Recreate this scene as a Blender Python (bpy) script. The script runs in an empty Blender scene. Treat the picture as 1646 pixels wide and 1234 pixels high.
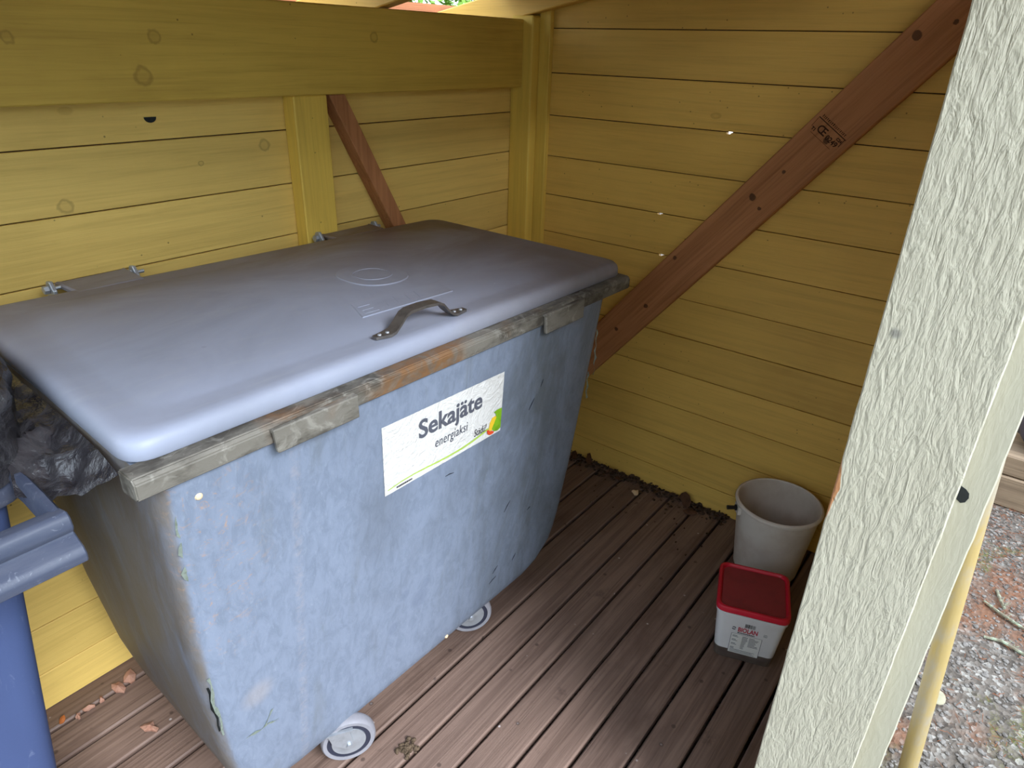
import bpy, bmesh, math, random
from mathutils import Vector, Matrix, noise as mnoise

random.seed(7)
scene = bpy.context.scene
COL = scene.collection

# ------------------------------------------------------------------ camera
CAM = Vector((-2.18653, -1.66892, 1.57845))
ROT = Matrix(((0.61671267, -0.78671362, 0.02733436),
              (0.33309579, 0.29226439, 0.89645341),
              (-0.71324097, -0.54374922, 0.44229415)))          # rows: right, up, back
cd = bpy.data.cameras.new('camera')
cd.sensor_width = 36.0
cd.lens = 1099.063 / 1646 * 36.0
cd.clip_start = 0.02
cam = bpy.data.objects.new('camera', cd)
cam.matrix_world = Matrix.Translation(CAM) @ ROT.transposed().to_4x4()
COL.objects.link(cam)
scene.camera = cam

# ------------------------------------------------------------------ light: overcast sky, soft brighter sky in front of the shelter
world = bpy.data.worlds.new('overcast_sky')
scene.world = world
world.use_nodes = True
wn = world.node_tree
bgn = wn.nodes['Background']
bgn.inputs['Color'].default_value = (0.74, 0.86, 1.0, 1)
bgn.inputs['Strength'].default_value = 1.25
sd = bpy.data.lights.new('hazy_sun', 'SUN')
sd.energy = 2.4
sd.angle = math.radians(30)
sd.color = (0.86, 0.92, 1.0)
sun = bpy.data.objects.new('hazy_sun', sd)
sun.rotation_euler = Vector((0.20, 1.0, -0.83)).to_track_quat('-Z', 'Y').to_euler()
sun.location = (-3, -6, 5)
COL.objects.link(sun)
vs = scene.view_settings
vs.view_transform = 'Standard'
vs.look = 'None'
vs.gamma = 1.0
vs.use_curve_mapping = False
vs.exposure = 1.48

# ------------------------------------------------------------------ helpers
def lin(r, g, b):
    f = lambda c: (c/255/12.92) if c/255 <= 0.04045 else ((c/255+0.055)/1.055)**2.4
    return (f(r), f(g), f(b), 1.0)


class NT:
    """small node-tree builder"""
    def __init__(self, name):
        self.m = bpy.data.materials.new(name)
        self.m.use_nodes = True
        self.t = self.m.node_tree
        self.b = self.t.nodes['Principled BSDF']
    def n(self, typ, **kw):
        x = self.t.nodes.new(typ)
        for k, v in kw.items():
            setattr(x, k, v)
        return x
    def set(self, sock, v):
        if isinstance(v, bpy.types.NodeSocket):
            self.t.links.new(v, sock)
        elif v is not None:
            sock.default_value = v
    def coord(self, scale=(1, 1, 1), offset=True, world=False):
        if world:
            src = self.n('ShaderNodeNewGeometry').outputs['Position']
        else:
            src = self.n('ShaderNodeTexCoord').outputs['Object']
        if offset and not world:
            oi = self.n('ShaderNodeObjectInfo')
            mul = self.n('ShaderNodeMath', operation='MULTIPLY')
            self.set(mul.inputs[0], oi.outputs['Random']); mul.inputs[1].default_value = 37.0
            a = self.n('ShaderNodeVectorMath', operation='ADD')
            self.set(a.inputs[0], src)
            self.set(a.inputs[1], mul.outputs[0])
            src = a.outputs[0]
        mp = self.n('ShaderNodeVectorMath', operation='MULTIPLY')
        self.set(mp.inputs[0], src)
        mp.inputs[1].default_value = scale
        return mp.outputs[0]
    def noise(self, vec, scale=5, detail=4, rough=0.55, dist=0.0):
        x = self.n('ShaderNodeTexNoise')
        self.set(x.inputs['Vector'], vec)
        x.inputs['Scale'].default_value = scale
        x.inputs['Detail'].default_value = detail
        x.inputs['Roughness'].default_value = rough
        x.inputs['Distortion'].default_value = dist
        return x.outputs['Fac']
    def voro(self, vec, scale=5, feature='F1', out='Distance'):
        x = self.n('ShaderNodeTexVoronoi', feature=feature)
        self.set(x.inputs['Vector'], vec)
        x.inputs['Scale'].default_value = scale
        return x.outputs[out]
    def range(self, v, a, b, c=0.0, d=1.0):
        x = self.n('ShaderNodeMapRange')
        x.interpolation_type = 'SMOOTHSTEP'
        self.set(x.inputs['Value'], v)
        x.inputs['From Min'].default_value = a
        x.inputs['From Max'].default_value = b
        x.inputs['To Min'].default_value = c
        x.inputs['To Max'].default_value = d
        return x.outputs[0]
    def math(self, op, a, b=0.0):
        x = self.n('ShaderNodeMath', operation=op)
        self.set(x.inputs[0], a)
        self.set(x.inputs[1], b)
        return x.outputs[0]
    def mix(self, f, a, b, mode='MIX'):
        x = self.n('ShaderNodeMix', data_type='RGBA', blend_type=mode)
        self.set(x.inputs[0], f)
        self.set(x.inputs[6], a)
        self.set(x.inputs[7], b)
        return x.outputs[2]
    def sep(self, vec):
        x = self.n('ShaderNodeSeparateXYZ')
        self.set(x.inputs[0], vec)
        return x.outputs
    def dist(self, vec, p):
        x = self.n('ShaderNodeVectorMath', operation='DISTANCE')
        self.set(x.inputs[0], vec)
        x.inputs[1].default_value = p
        return x.outputs['Value']
    def bump(self, h, strength=0.3, dist=0.01, prev=None):
        x = self.n('ShaderNodeBump')
        self.set(x.inputs['Height'], h)
        x.inputs['Strength'].default_value = strength
        x.inputs['Distance'].default_value = dist
        if prev is not None:
            self.set(x.inputs['Normal'], prev)
        return x.outputs[0]
    def done(self, color=None, rough=None, normal=None, metal=None, spec=None):
        self.set(self.b.inputs['Base Color'], color)
        self.set(self.b.inputs['Roughness'], rough)
        self.set(self.b.inputs['Normal'], normal)
        self.set(self.b.inputs['Metallic'], metal)
        self.set(self.b.inputs['Specular IOR Level'], spec)
        return self.m


def axis_scale(axis, along, across):
    return tuple(along if i == 'xyz'.index(axis) else across for i in range(3))


def knot_nodes(k, col, dark, pts, kc=0.12, kr=0.24):
    """ringed knots at given places of the wall"""
    wpos = k.coord(world=True)
    wob = k.noise(k.coord((60, 60, 60), world=True), 1, 2)
    total = None
    for p, rr in pts:
        d = k.dist(wpos, p)
        d = k.math('ADD', d, k.math('MULTIPLY', k.math('SUBTRACT', wob, 0.5), 0.012))
        core = k.range(d, rr*1.05, rr*0.75)
        ring = k.math('MULTIPLY', k.range(d, rr*0.45, rr*0.75), core)
        v = k.math('ADD', k.math('MULTIPLY', core, kc), k.math('MULTIPLY', ring, kr))
        total = v if total is None else k.math('MAXIMUM', total, v)
    return k.mix(total, col, dark), total


def painted_board(name, axis, base, dirt, knots=(), dirt_amt=0.5, grain_amt=0.10):
    k = NT(name)
    g1 = k.noise(k.coord(axis_scale(axis, 1.6, 45)), 1.0, 6, 0.65, 0.6)
    g2 = k.noise(k.coord(axis_scale(axis, 5, 170)), 1.0, 3, 0.6, 0.3)
    big = k.noise(k.coord((1.7, 1.7, 1.7)), 1.0, 4, 0.6)
    oi = k.n('ShaderNodeObjectInfo').outputs['Random']
    col = k.mix(k.range(g1, 0.40, 0.72, 0, grain_amt*2.2), base, dirt)
    col = k.mix(k.range(g2, 0.52, 0.75, 0, grain_amt*1.6), col, dirt)
    col = k.mix(k.range(big, 0.45, 0.8, 0, dirt_amt*0.55), col, dirt)
    hsv = k.n('ShaderNodeHueSaturation')
    k.set(hsv.inputs['Value'], k.range(oi, 0, 1, 0.93, 1.05))
    k.set(hsv.inputs['Color'], col)
    col = hsv.outputs[0]
    # sparse knots
    kv = k.coord(axis_scale(axis, 1.0, 1.9))
    vd = k.voro(kv, 2.6)
    vc = k.sep(k.voro(kv, 2.6, out='Color'))[0]
    sel = k.range(vc, 0.55, 0.6)
    kn = k.math('MULTIPLY', k.math('SUBTRACT', k.range(vd, 0.055, 0.04), k.range(vd, 0.03, 0.012, 0, 0.6)), sel)
    col = k.mix(k.math('MULTIPLY', kn, 0.25), col, dirt)
    # fly specks and small dirt
    sp = k.voro(k.coord((1, 1, 1)), 30)
    spc = k.sep(k.voro(k.coord((1, 1, 1)), 30, out='Color'))[0]
    speck = k.math('MULTIPLY', k.range(sp, 0.085, 0.04), k.range(spc, 0.72, 0.76))
    col = k.mix(k.math('MULTIPLY', speck, 0.62), col, lin(62, 46, 22))
    kb = None
    if knots:
        col, kb = knot_nodes(k, col, lin(96, 72, 30), knots)
    h = k.math('ADD', g1, k.math('MULTIPLY', g2, 0.6))
    h = k.math('SUBTRACT', h, k.math('MULTIPLY', kn, 0.5))
    if kb is not None:
        h = k.math('SUBTRACT', h, k.math('MULTIPLY', kb, 0.8))
    return k.done(col, 0.55, k.bump(h, 0.28, 0.004), spec=0.3)


def raw_wood(name, axis, base, dark, knots=(), rough=0.7, amt=0.9):
    k = NT(name)
    g1 = k.noise(k.coord(axis_scale(axis, 1.2, 38)), 1.0, 6, 0.65, 0.8)
    g2 = k.noise(k.coord(axis_scale(axis, 3, 190)), 1.0, 3, 0.6)
    big = k.noise(k.coord((4, 4, 4)), 1.0, 5, 0.6)
    col = k.mix(k.range(g1, 0.35, 0.7, 0, amt*0.6), base, dark)
    col = k.mix(k.range(g2, 0.5, 0.75, 0, amt*0.45), col, dark)
    col = k.mix(k.range(big, 0.5, 0.8, 0, amt*0.5), col, dark)
    if knots:
        col, _ = knot_nodes(k, col, lin(38, 18, 10), knots)
    return k.done(col, rough, k.bump(k.math('ADD', g1, g2), 0.3, 0.003), spec=0.3)


def plain(name, color, rough=0.5, metal=0.0, spec=0.5, var=0.12, scale=30, bumpy=0.1, dark=None):
    k = NT(name)
    nz = k.noise(k.coord((1, 1, 1)), scale, 4, 0.6)
    dk = dark or tuple(c*0.45 for c in color[:3])+(1,)
    col = k.mix(k.range(nz, 0.4, 0.75, 0, var*3), color, dk)
    return k.done(col, rough, k.bump(nz, bumpy, 0.002), metal, spec)


# ---- geometry
def bm_box(bm, x0, x1, y0, y1, z0, z1, bevel=0.0):
    r = bmesh.ops.create_cube(bm, size=1.0)
    for v in r['verts']:
        v.co = Vector(((x0+x1)/2 + v.co.x*(x1-x0), (y0+y1)/2 + v.co.y*(y1-y0), (z0+z1)/2 + v.co.z*(z1-z0)))
    if bevel:
        es = list({e for v in r['verts'] for e in v.link_edges})
        bmesh.ops.bevel(bm, geom=es, offset=bevel, segments=1, affect='EDGES')
    return r['verts']


def box(*a, bevel=0.0):
    bm = bmesh.new()
    bm_box(bm, *a, bevel=bevel)
    return bm


def bm_prism(bm, poly, h):
    """poly: list of 3D points (ring), h: extrusion vector"""
    h = Vector(h)
    a = [bm.verts.new(Vector(p)) for p in poly]
    b = [bm.verts.new(Vector(p)+h) for p in poly]
    n = len(a)
    bm.faces.new(a); bm.faces.new(b[::-1])
    for i in range(n):
        bm.faces.new((a[i], b[i], b[(i+1) % n], a[(i+1) % n]))
    bmesh.ops.recalc_face_normals(bm, faces=bm.faces[:])
    return bm


def prism(poly, h, bevel=0.0):
    bm = bmesh.new()
    bm_prism(bm, poly, h)
    if bevel:
        bmesh.ops.bevel(bm, geom=bm.edges[:], offset=bevel, segments=1, affect='EDGES')
    return bm


def bm_loft(bm, rings, cap0=True, cap1=True):
    vr = [[bm.verts.new(Vector(p)) for p in r] for r in rings]
    n = len(vr[0])
    for a, b in zip(vr, vr[1:]):
        for i in range(n):
            bm.faces.new((a[i], a[(i+1) % n], b[(i+1) % n], b[i]))
    if cap0: bm.faces.new(vr[0][::-1])
    if cap1: bm.faces.new(vr[-1])
    bmesh.ops.recalc_face_normals(bm, faces=bm.faces[:])
    return bm


def bm_tube(bm, pts, radii, seg=10, cap=True):
    pts = [Vector(p) for p in pts]
    if not isinstance(radii, (list, tuple)):
        radii = [radii]*len(pts)
    rings = []
    up = None
    for i, p in enumerate(pts):
        d = (pts[min(i+1, len(pts)-1)] - pts[max(i-1, 0)]).normalized()
        if up is None or abs(up.dot(d)) > 0.95:
            up = Vector((0, 0, 1)) if abs(d.z) < 0.9 else Vector((1, 0, 0))
        s = d.cross(up).normalized()
        up = s.cross(d).normalized()
        rings.append([p + (s*math.cos(t) + up*math.sin(t))*radii[i] for t in [2*math.pi*j/seg for j in range(seg)]])
    return bm_loft(bm, rings, cap, cap)


def bm_lathe(bm, prof, center, axis='z', seg=40, closed=False):
    """prof: (r, h) list"""
    c = Vector(center)
    rings = []
    for r, h in prof:
        ring = []
        for j in range(seg):
            t = 2*math.pi*j/seg
            a, b = r*math.cos(t), r*math.sin(t)
            ring.append(c + (Vector((a, b, h)) if axis == 'z' else Vector((a, h, b)) if axis == 'y' else Vector((h, a, b))))
        rings.append(ring)
    if closed:
        rings.append(rings[0])
        vr = [[bm.verts.new(p) for p in r] for r in rings[:-1]]
        vr.append(vr[0])
        for a, b in zip(vr, vr[1:]):
            for i in range(seg):
                bm.faces.new((a[i], a[(i+1) % seg], b[(i+1) % seg], b[i]))
        bmesh.ops.recalc_face_normals(bm, faces=bm.faces[:])
        return bm
    return bm_loft(bm, rings, True, True)


def link(name, bm, mat, parent=None, smooth=False, label=None):
    base = Vector((0, 0, 0))
    p = parent
    while p is not None:
        base = base + p.location
        p = p.parent
    me = bpy.data.meshes.new(name)
    if base.length > 0:
        bmesh.ops.translate(bm, verts=bm.verts[:], vec=-base)
    bm.to_mesh(me)
    bm.free()
    me.materials.append(mat)
    if smooth:
        me.polygons.foreach_set('use_smooth', [True]*len(me.polygons))
        try:
            me.set_sharp_from_angle(angle=math.radians(smooth if smooth is not True else 40))
        except Exception:
            pass
    o = bpy.data.objects.new(name, me)
    COL.objects.link(o)
    if parent is not None:
        o.parent = parent
    if label:
        o['label'] = label
    return o


def tag(o, label, cat, group=None, kind=None):
    o['label'] = label
    o['category'] = cat
    if group: o['group'] = group
    if kind: o['kind'] = kind
    return o


def thing(name, loc, label, cat, group=None):
    o = bpy.data.objects.new(name, None)
    o.location = loc
    o.empty_display_size = 0.05
    COL.objects.link(o)
    return tag(o, label, cat, group)


def origin_obj(name, bm, mat, loc, smooth=False):
    """top-level mesh with its origin at loc"""
    bmesh.ops.translate(bm, verts=bm.verts[:], vec=-Vector(loc))
    o = link(name, bm, mat, None, smooth)
    o.location = loc
    return o


def text_flat(body, size, bold=0.0, shear=0.0, spacing=1.0):
    cu = bpy.data.curves.new('lettering', 'FONT')
    cu.body = body; cu.size = size; cu.offset = bold; cu.shear = shear; cu.space_character = spacing
    cu.resolution_u = 4
    o = bpy.data.objects.new('lettering', cu)
    COL.objects.link(o)
    dg = bpy.context.evaluated_depsgraph_get()
    me = o.evaluated_get(dg).to_mesh()
    vs_ = [(v.co.x, v.co.y) for v in me.vertices]
    fs = [tuple(p.vertices) for p in me.polygons]
    o.evaluated_get(dg).to_mesh_clear()
    bpy.data.objects.remove(o)
    bpy.data.curves.remove(cu)
    x0 = min(v[0] for v in vs_); x1 = max(v[0] for v in vs_)
    return [(x-x0, y) for x, y in vs_], fs, x1-x0


def map2d(bm, vs_, fs, fn):
    vv = [bm.verts.new(fn(u, v)) for u, v in vs_]
    for f in fs:
        try:
            bm.faces.new([vv[i] for i in f])
        except ValueError:
            pass


# ------------------------------------------------------------------ materials
YEL, YDIRT = lin(232, 197, 110), lin(152, 116, 46)
knA = [((-1.602, 0, 1.243), 0.018), ((-1.099, 0, 1.329), 0.018), ((-1.28, 0, 1.30), 0.008)]
knH = [((-1.367, -0.05, 1.577), 0.016), ((-1.406, -0.05, 1.50), 0.022), ((-0.747, -0.05, 1.591), 0.016), ((-1.645, -0.05, 1.568), 0.014)]
M_YX = painted_board('yellow_paint_x', 'x', YEL, YDIRT, knA)
M_YH = painted_board('yellow_paint_header', 'x', lin(224, 188, 86), YDIRT, knH, 0.7, 0.13)
M_YY = painted_board('yellow_paint_y', 'y', lin(226, 184, 94), lin(146, 108, 46))  # warm light tint of the right wall put into its yellow
M_YZ = painted_board('yellow_paint_z', 'z', lin(226, 190, 86), YDIRT)
M_WHITE = painted_board('outside_paint', 'y', lin(214, 212, 198), lin(160, 155, 135))
knB = [((-0.045, y, z), r) for y, z, r in ((-1.281, 1.631, .012), (-.942, 1.184, .012), (-.969, 1.154, .006), (-1.021, 1.268, .006), (-.714, .95, .009), (-1.119, 1.366, .010), (-1.358, 1.662, .007), (-.63, .756, .008), (-.519, .64, .008))]


def brace_wood():
    k = NT('brown_stained_timber')
    # grain runs along the brace: rotate the coordinates in the y-z plane
    tc = k.n('ShaderNodeTexCoord').outputs['Object']
    mp = k.n('ShaderNodeMapping')
    k.set(mp.inputs['Vector'], tc)
    mp.inputs['Rotation'].default_value = (math.radians(50.9), 0, 0)
    sc = k.n('ShaderNodeVectorMath', operation='MULTIPLY')
    k.set(sc.inputs[0], mp.outputs[0]); sc.inputs[1].default_value = (40, 1.3, 40)
    g1 = k.noise(sc.outputs[0], 1, 6, 0.65, 0.8)
    sc2 = k.n('ShaderNodeVectorMath', operation='MULTIPLY')
    k.set(sc2.inputs[0], mp.outputs[0]); sc2.inputs[1].default_value = (190, 4, 190)
    g2 = k.noise(sc2.outputs[0], 1, 3, 0.6)
    col = k.mix(k.range(g1, 0.35, 0.72, 0, 0.6), lin(186, 128, 84), lin(140, 88, 54))
    col = k.mix(k.range(g2, 0.5, 0.75, 0, 0.35), col, lin(120, 72, 46))
    col, _ = knot_nodes(k, col, lin(40, 18, 10), knB, 0.75, 0.0)
    return k.done(col, 0.65, k.bump(k.math('ADD', g1, g2), 0.25, 0.003), spec=0.3)


M_BRB = brace_wood()
M_BRA = raw_wood('brown_brace_wood', 'z', lin(182, 124, 80), lin(130, 80, 48))
M_ROOFW = raw_wood('brown_roof_wood', 'x', lin(170, 112, 78), lin(110, 66, 42))
M_TONGUE = raw_wood('dark_joint_wood', 'x', lin(74, 50, 34), lin(40, 28, 20))
M_JOIST = raw_wood('dark_joist_wood', 'y', lin(58, 44, 36), lin(34, 26, 22))


def floor_wood():
    k = NT('worn_brown_decking')
    g1 = k.noise(k.coord((1.4, 42, 42)), 1, 6, 0.65, 0.9)
    g2 = k.noise(k.coord((4, 180, 180)), 1, 3, 0.6)
    big = k.noise(k.coord((2.2, 5, 5)), 1, 5, 0.65)
    oi = k.n('ShaderNodeObjectInfo').outputs['Random']
    col = k.mix(k.range(g1, 0.35, 0.7, 0, 0.75), lin(126, 103, 91), lin(88, 69, 60))
    col = k.mix(k.range(g2, 0.5, 0.72, 0, 0.5), col, lin(72, 54, 46))
    col = k.mix(k.range(big, 0.5, 0.72, 0, 0.7), col, lin(86, 65, 55))
    dirt = k.noise(k.coord((7, 7, 7)), 1, 6, 0.7)
    col = k.mix(k.range(dirt, 0.62, 0.74, 0, 0.5), col, lin(60, 46, 42))
    sp = k.voro(k.coord((1, 1, 1)), 26)
    spc = k.sep(k.voro(k.coord((1, 1, 1)), 26, out='Color'))
    col = k.mix(k.math('MULTIPLY', k.range(sp, 0.12, 0.05), k.range(spc[0], 0.78, 0.8, 0, 0.7)), col, lin(190, 180, 176))
    col = k.mix(k.math('MULTIPLY', k.range(sp, 0.2, 0.1), k.range(spc[1], 0.84, 0.86, 0, 0.6)), col, lin(48, 36, 32))
    hsv = k.n('ShaderNodeHueSaturation')
    k.set(hsv.inputs['Value'], k.range(oi, 0, 1, 0.9, 1.08)); k.set(hsv.inputs['Color'], col)
    return k.done(hsv.outputs[0], k.range(big, 0.3, 0.7, 0.5, 0.7), k.bump(k.math('ADD', g1, g2), 0.35, 0.003), spec=0.35)


M_FLOOR = floor_wood()


def post_paint(name, axis_bump, strength, base):
    k = NT(name)
    w = k.coord(world=True)
    g1 = k.noise(k.coord((70, 70, 17), offset=False), 1.0, 3, 0.55, 1.2)
    g2 = k.noise(k.coord((190, 190, 60), offset=False), 1.0, 3, 0.55, 0.4)
    big = k.noise(k.coord((5, 5, 3), offset=False), 1.0, 4)
    col = k.mix(k.range(big, 0.4, 0.75, 0, 0.35), base, lin(172, 164, 142))
    col = k.mix(k.range(g1, 0.62, 0.8, 0, 0.25), col, lin(170, 168, 150))
    # bare wood where the paint is chipped off the inner edge
    xyz = k.sep(w)
    wob = k.noise(k.coord((40, 40, 25), world=True), 1, 3)
    dz = k.math('ABSOLUTE', k.math('SUBTRACT', xyz[2], 0.993))
    lim = k.math('SUBTRACT', 0.010, k.math('MULTIPLY', dz, 0.16))
    edge = k.math('SUBTRACT', k.math('SUBTRACT', -1.5335, xyz[1]), k.math('ADD', lim, k.math('MULTIPLY', k.math('SUBTRACT', wob, 0.5), 0.006)))
    chip = k.range(edge, 0.0012, -0.0006)
    col = k.mix(chip, col, lin(176, 124, 84))
    smudge = k.range(k.dist(w, (-1.2, -1.556, 1.25)), 0.010, 0.003, 0, 0.7)
    col = k.mix(smudge, col, lin(110, 108, 104))
    h = k.math('ADD', g1, k.math('MULTIPLY', g2, 0.4))
    return k.done(col, 0.55, k.bump(h, strength, 0.006), spec=0.35)


M_POST = post_paint('rough_white_paint', 'z', 0.75, lin(190, 184, 164))
M_POST2 = post_paint('smooth_white_paint', 'z', 0.2, lin(180, 175, 156))


def grp():
    """weathered grey fibreglass of the container"""
    k = NT('grey_fibreglass')
    fib = k.noise(k.coord((46, 46, 20)), 1, 6, 0.7, 0.7)
    fine = k.noise(k.coord((170, 170, 60)), 1, 4, 0.65, 0.5)
    big = k.noise(k.coord((3.2, 3.2, 2.0)), 1, 5, 0.6)
    streak = k.noise(k.coord((16, 16, 1.2)), 1, 4, 0.6, 0.5)
    w = k.sep(k.coord(world=True))
    col = k.mix(k.range(fib, 0.38, 0.68, 0, 0.55), lin(124, 134, 152), lin(100, 110, 126))
    col = k.mix(k.range(fine, 0.55, 0.8, 0, 0.45), col, lin(150, 160, 174))
    col = k.mix(k.range(big, 0.48, 0.75, 0, 0.55), col, lin(92, 98, 108))
    col = k.mix(k.range(streak, 0.55, 0.78, 0, 0.45), col, lin(98, 102, 102))
    # grime streaks with the shade of the far half painted in
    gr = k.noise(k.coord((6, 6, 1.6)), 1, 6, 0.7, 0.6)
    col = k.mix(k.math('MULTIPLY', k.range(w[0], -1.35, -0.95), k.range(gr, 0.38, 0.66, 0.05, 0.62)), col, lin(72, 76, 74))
    # brown streaked tint over the end panel beside the wheeled bin
    nrm = k.sep(k.n('ShaderNodeNewGeometry').outputs['Normal'])
    end = k.range(nrm[0], -0.55, -0.85)
    d2 = k.noise(k.coord((14, 9, 3)), 1, 5, 0.65, 1.0)
    col = k.mix(k.math('MULTIPLY', end, k.range(d2, 0.25, 0.62, 0.25, 0.75)), col, lin(108, 92, 66))
    # rust coloured stains below the lid at the near corner
    st = k.noise(k.coord((40, 40, 55)), 1, 5, 0.7, 1.5)
    dl = k.dist(k.coord((1.0, 1.0, 0.36), world=True), (-1.80, -0.80, 0.302))
    stain = k.math('MULTIPLY', k.range(dl, 0.12, 0.02), k.range(st, 0.54, 0.7))
    col = k.mix(k.math('MULTIPLY', stain, 0.6), col, lin(176, 136, 98))
    dl2 = k.dist(k.coord(world=True), (-1.752, -0.757, 0.46))
    col = k.mix(k.range(dl2, 0.045, 0.01, 0, 0.25), col, lin(180, 164, 150))
    # faded vertical seam stain
    seam = k.math('ABSOLUTE', k.math('SUBTRACT', w[0], -1.652))
    col = k.mix(k.math('MULTIPLY', k.range(seam, 0.014, 0.003), k.range(st, 0.4, 0.65, 0, 0.22)), col, lin(170, 158, 154))
    # darker damp patches
    for p, r in (((-1.32, -0.74, 0.38), 0.03), ((-1.40, -0.74, 0.34), 0.018), ((-1.37, -0.745, 0.43), 0.018), ((-1.30, -0.745, 0.42), 0.02)):
        dd = k.math('ADD', k.dist(k.coord(world=True), p), k.math('MULTIPLY', k.math('SUBTRACT', fib, 0.5), 0.06))
        col = k.mix(k.range(dd, r, r*0.75, 0, 0.35), col, lin(96, 106, 126))
    h = k.math('ADD', fib, k.math('MULTIPLY', fine, 0.5))
    return k.done(col, 0.5, k.bump(h, 0.22, 0.004), spec=0.4)


M_GRP = grp()


def lid_mat():
    k = NT('grey_lid_plastic')
    fine = k.noise(k.coord((90, 90, 90)), 1, 3, 0.6)
    big = k.noise(k.coord((2.5, 3.5, 2)), 1, 5, 0.6, 0.6)
    smear = k.noise(k.coord((5, 26, 8)), 1, 4, 0.6, 1.2)
    w = k.sep(k.coord(world=True))
    col = k.mix(k.range(big, 0.35, 0.72, 0, 0.6), lin(148, 153, 170), lin(130, 134, 147))
    col = k.mix(k.range(smear, 0.5, 0.78, 0, 0.30), col, lin(160, 162, 170))
    # dusty brown plus painted-in yellow wall bounce, stronger to back and right
    dust_bounce = k.math('ADD', k.range(w[1], -0.55, -0.10, 0.0, 0.55), k.range(w[0], -1.5, -0.7, 0, 0.55))
    dust_bounce = k.math('MULTIPLY', dust_bounce, k.range(big, 0.25, 0.6, 0.6, 1.1))
    col = k.mix(dust_bounce, col, lin(108, 90, 74))
    sp = k.voro(k.coord((1, 1, 1)), 12)
    spc = k.sep(k.voro(k.coord((1, 1, 1)), 12, out='Color'))[0]
    col = k.mix(k.math('MULTIPLY', k.range(sp, 0.06, 0.03), k.range(spc, 0.8, 0.82)), col, lin(205, 205, 205))
    col = k.mix(k.math('MULTIPLY', k.range(sp, 0.09, 0.04), k.range(spc, 0.12, 0.1, 0, 0.6)), col, lin(60, 52, 46))
    return k.done(col, k.range(big, 0.3, 0.7, 0.45, 0.58), k.bump(fine, 0.06, 0.002), spec=0.45)


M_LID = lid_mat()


def rim_mat():
    k = NT('dirty_zinc_rim')
    a = k.noise(k.coord((7, 20, 20)), 1, 5, 0.7)
    b = k.noise(k.coord((28, 28, 28)), 1, 4, 0.65, 1.0)
    c = k.noise(k.coord((4, 4, 4)), 1, 3)
    col = k.mix(k.range(a, 0.4, 0.65), lin(116, 111, 102), lin(70, 65, 58))
    col = k.mix(k.range(b, 0.52, 0.7, 0, 0.5), col, lin(160, 156, 146))
    col = k.mix(k.math('MULTIPLY', k.range(c, 0.55, 0.66), k.range(b, 0.35, 0.6, 0.3, 0.9)), col, lin(118, 82, 48))
    return k.done(col, 0.6, k.bump(k.math('ADD', a, b), 0.4, 0.003), 0.15, 0.4)


M_RIM = rim_mat()
M_STEEL = plain('dull_steel', lin(120, 114, 110), 0.42, 0.7, 0.5, 0.2, 60, 0.15)
M_ZINC = plain('zinc_plate', lin(176, 180, 186), 0.38, 0.6, 0.5, 0.12, 40, 0.1)
M_TYRE = plain('pale_grey_rubber', lin(136, 134, 140), 0.6, 0, 0.4, 0.08, 30, 0.06)
M_DARKRING = plain('dark_plastic', lin(44, 46, 60), 0.5, 0, 0.4, 0.1, 30, 0.05)


def blue_mat():
    k = NT('blue_bin_plastic')
    a = k.noise(k.coord((2.5, 2.5, 1.2)), 1, 4, 0.6)
    s = k.noise(k.coord((60, 60, 14)), 1, 4, 0.7, 1.0)
    f = k.noise(k.coord((200, 200, 200)), 1, 2)
    col = k.mix(k.range(a, 0.35, 0.7, 0, 0.6), lin(64, 78, 116), lin(54, 66, 100))
    col = k.mix(k.range(s, 0.62, 0.78, 0, 0.5), col, lin(120, 130, 156))
    return k.done(col, 0.48, k.bump(k.math('ADD', f, s), 0.12, 0.002), spec=0.4)


M_BLUE = blue_mat()


def grey_blue_rim():
    k = NT('scuffed_blue_rim')
    a = k.noise(k.coord((5, 30, 30)), 1, 5, 0.7)
    s = k.noise(k.coord((70, 70, 70)), 1, 4, 0.7, 1.0)
    col = k.mix(k.range(a, 0.4, 0.7, 0, 0.7), lin(62, 68, 86), lin(80, 84, 98))
    col = k.mix(k.range(s, 0.6, 0.72, 0, 0.5), col, lin(128, 132, 144))
    return k.done(col, 0.5, k.bump(s, 0.2, 0.002), spec=0.4)


M_BLUERIM = grey_blue_rim()


def bag_mat():
    k = NT('black_bag_film')
    v = k.voro(k.coord((1, 1.2, 1)), 26)
    nz = k.noise(k.coord((1, 1, 1)), 16, 5, 0.6, 2.0)
    w = k.noise(k.coord((1, 1, 1)), 60, 3, 0.6, 1.0)
    h = k.math('ADD', k.math('MULTIPLY', v, 0.8), k.math('ADD', nz, k.math('MULTIPLY', w, 0.25)))
    col = k.mix(k.range(nz, 0.35, 0.7), lin(40, 38, 42), lin(64, 62, 64))
    return k.done(col, 0.2, k.bump(h, 0.55, 0.012), spec=0.7)


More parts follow.
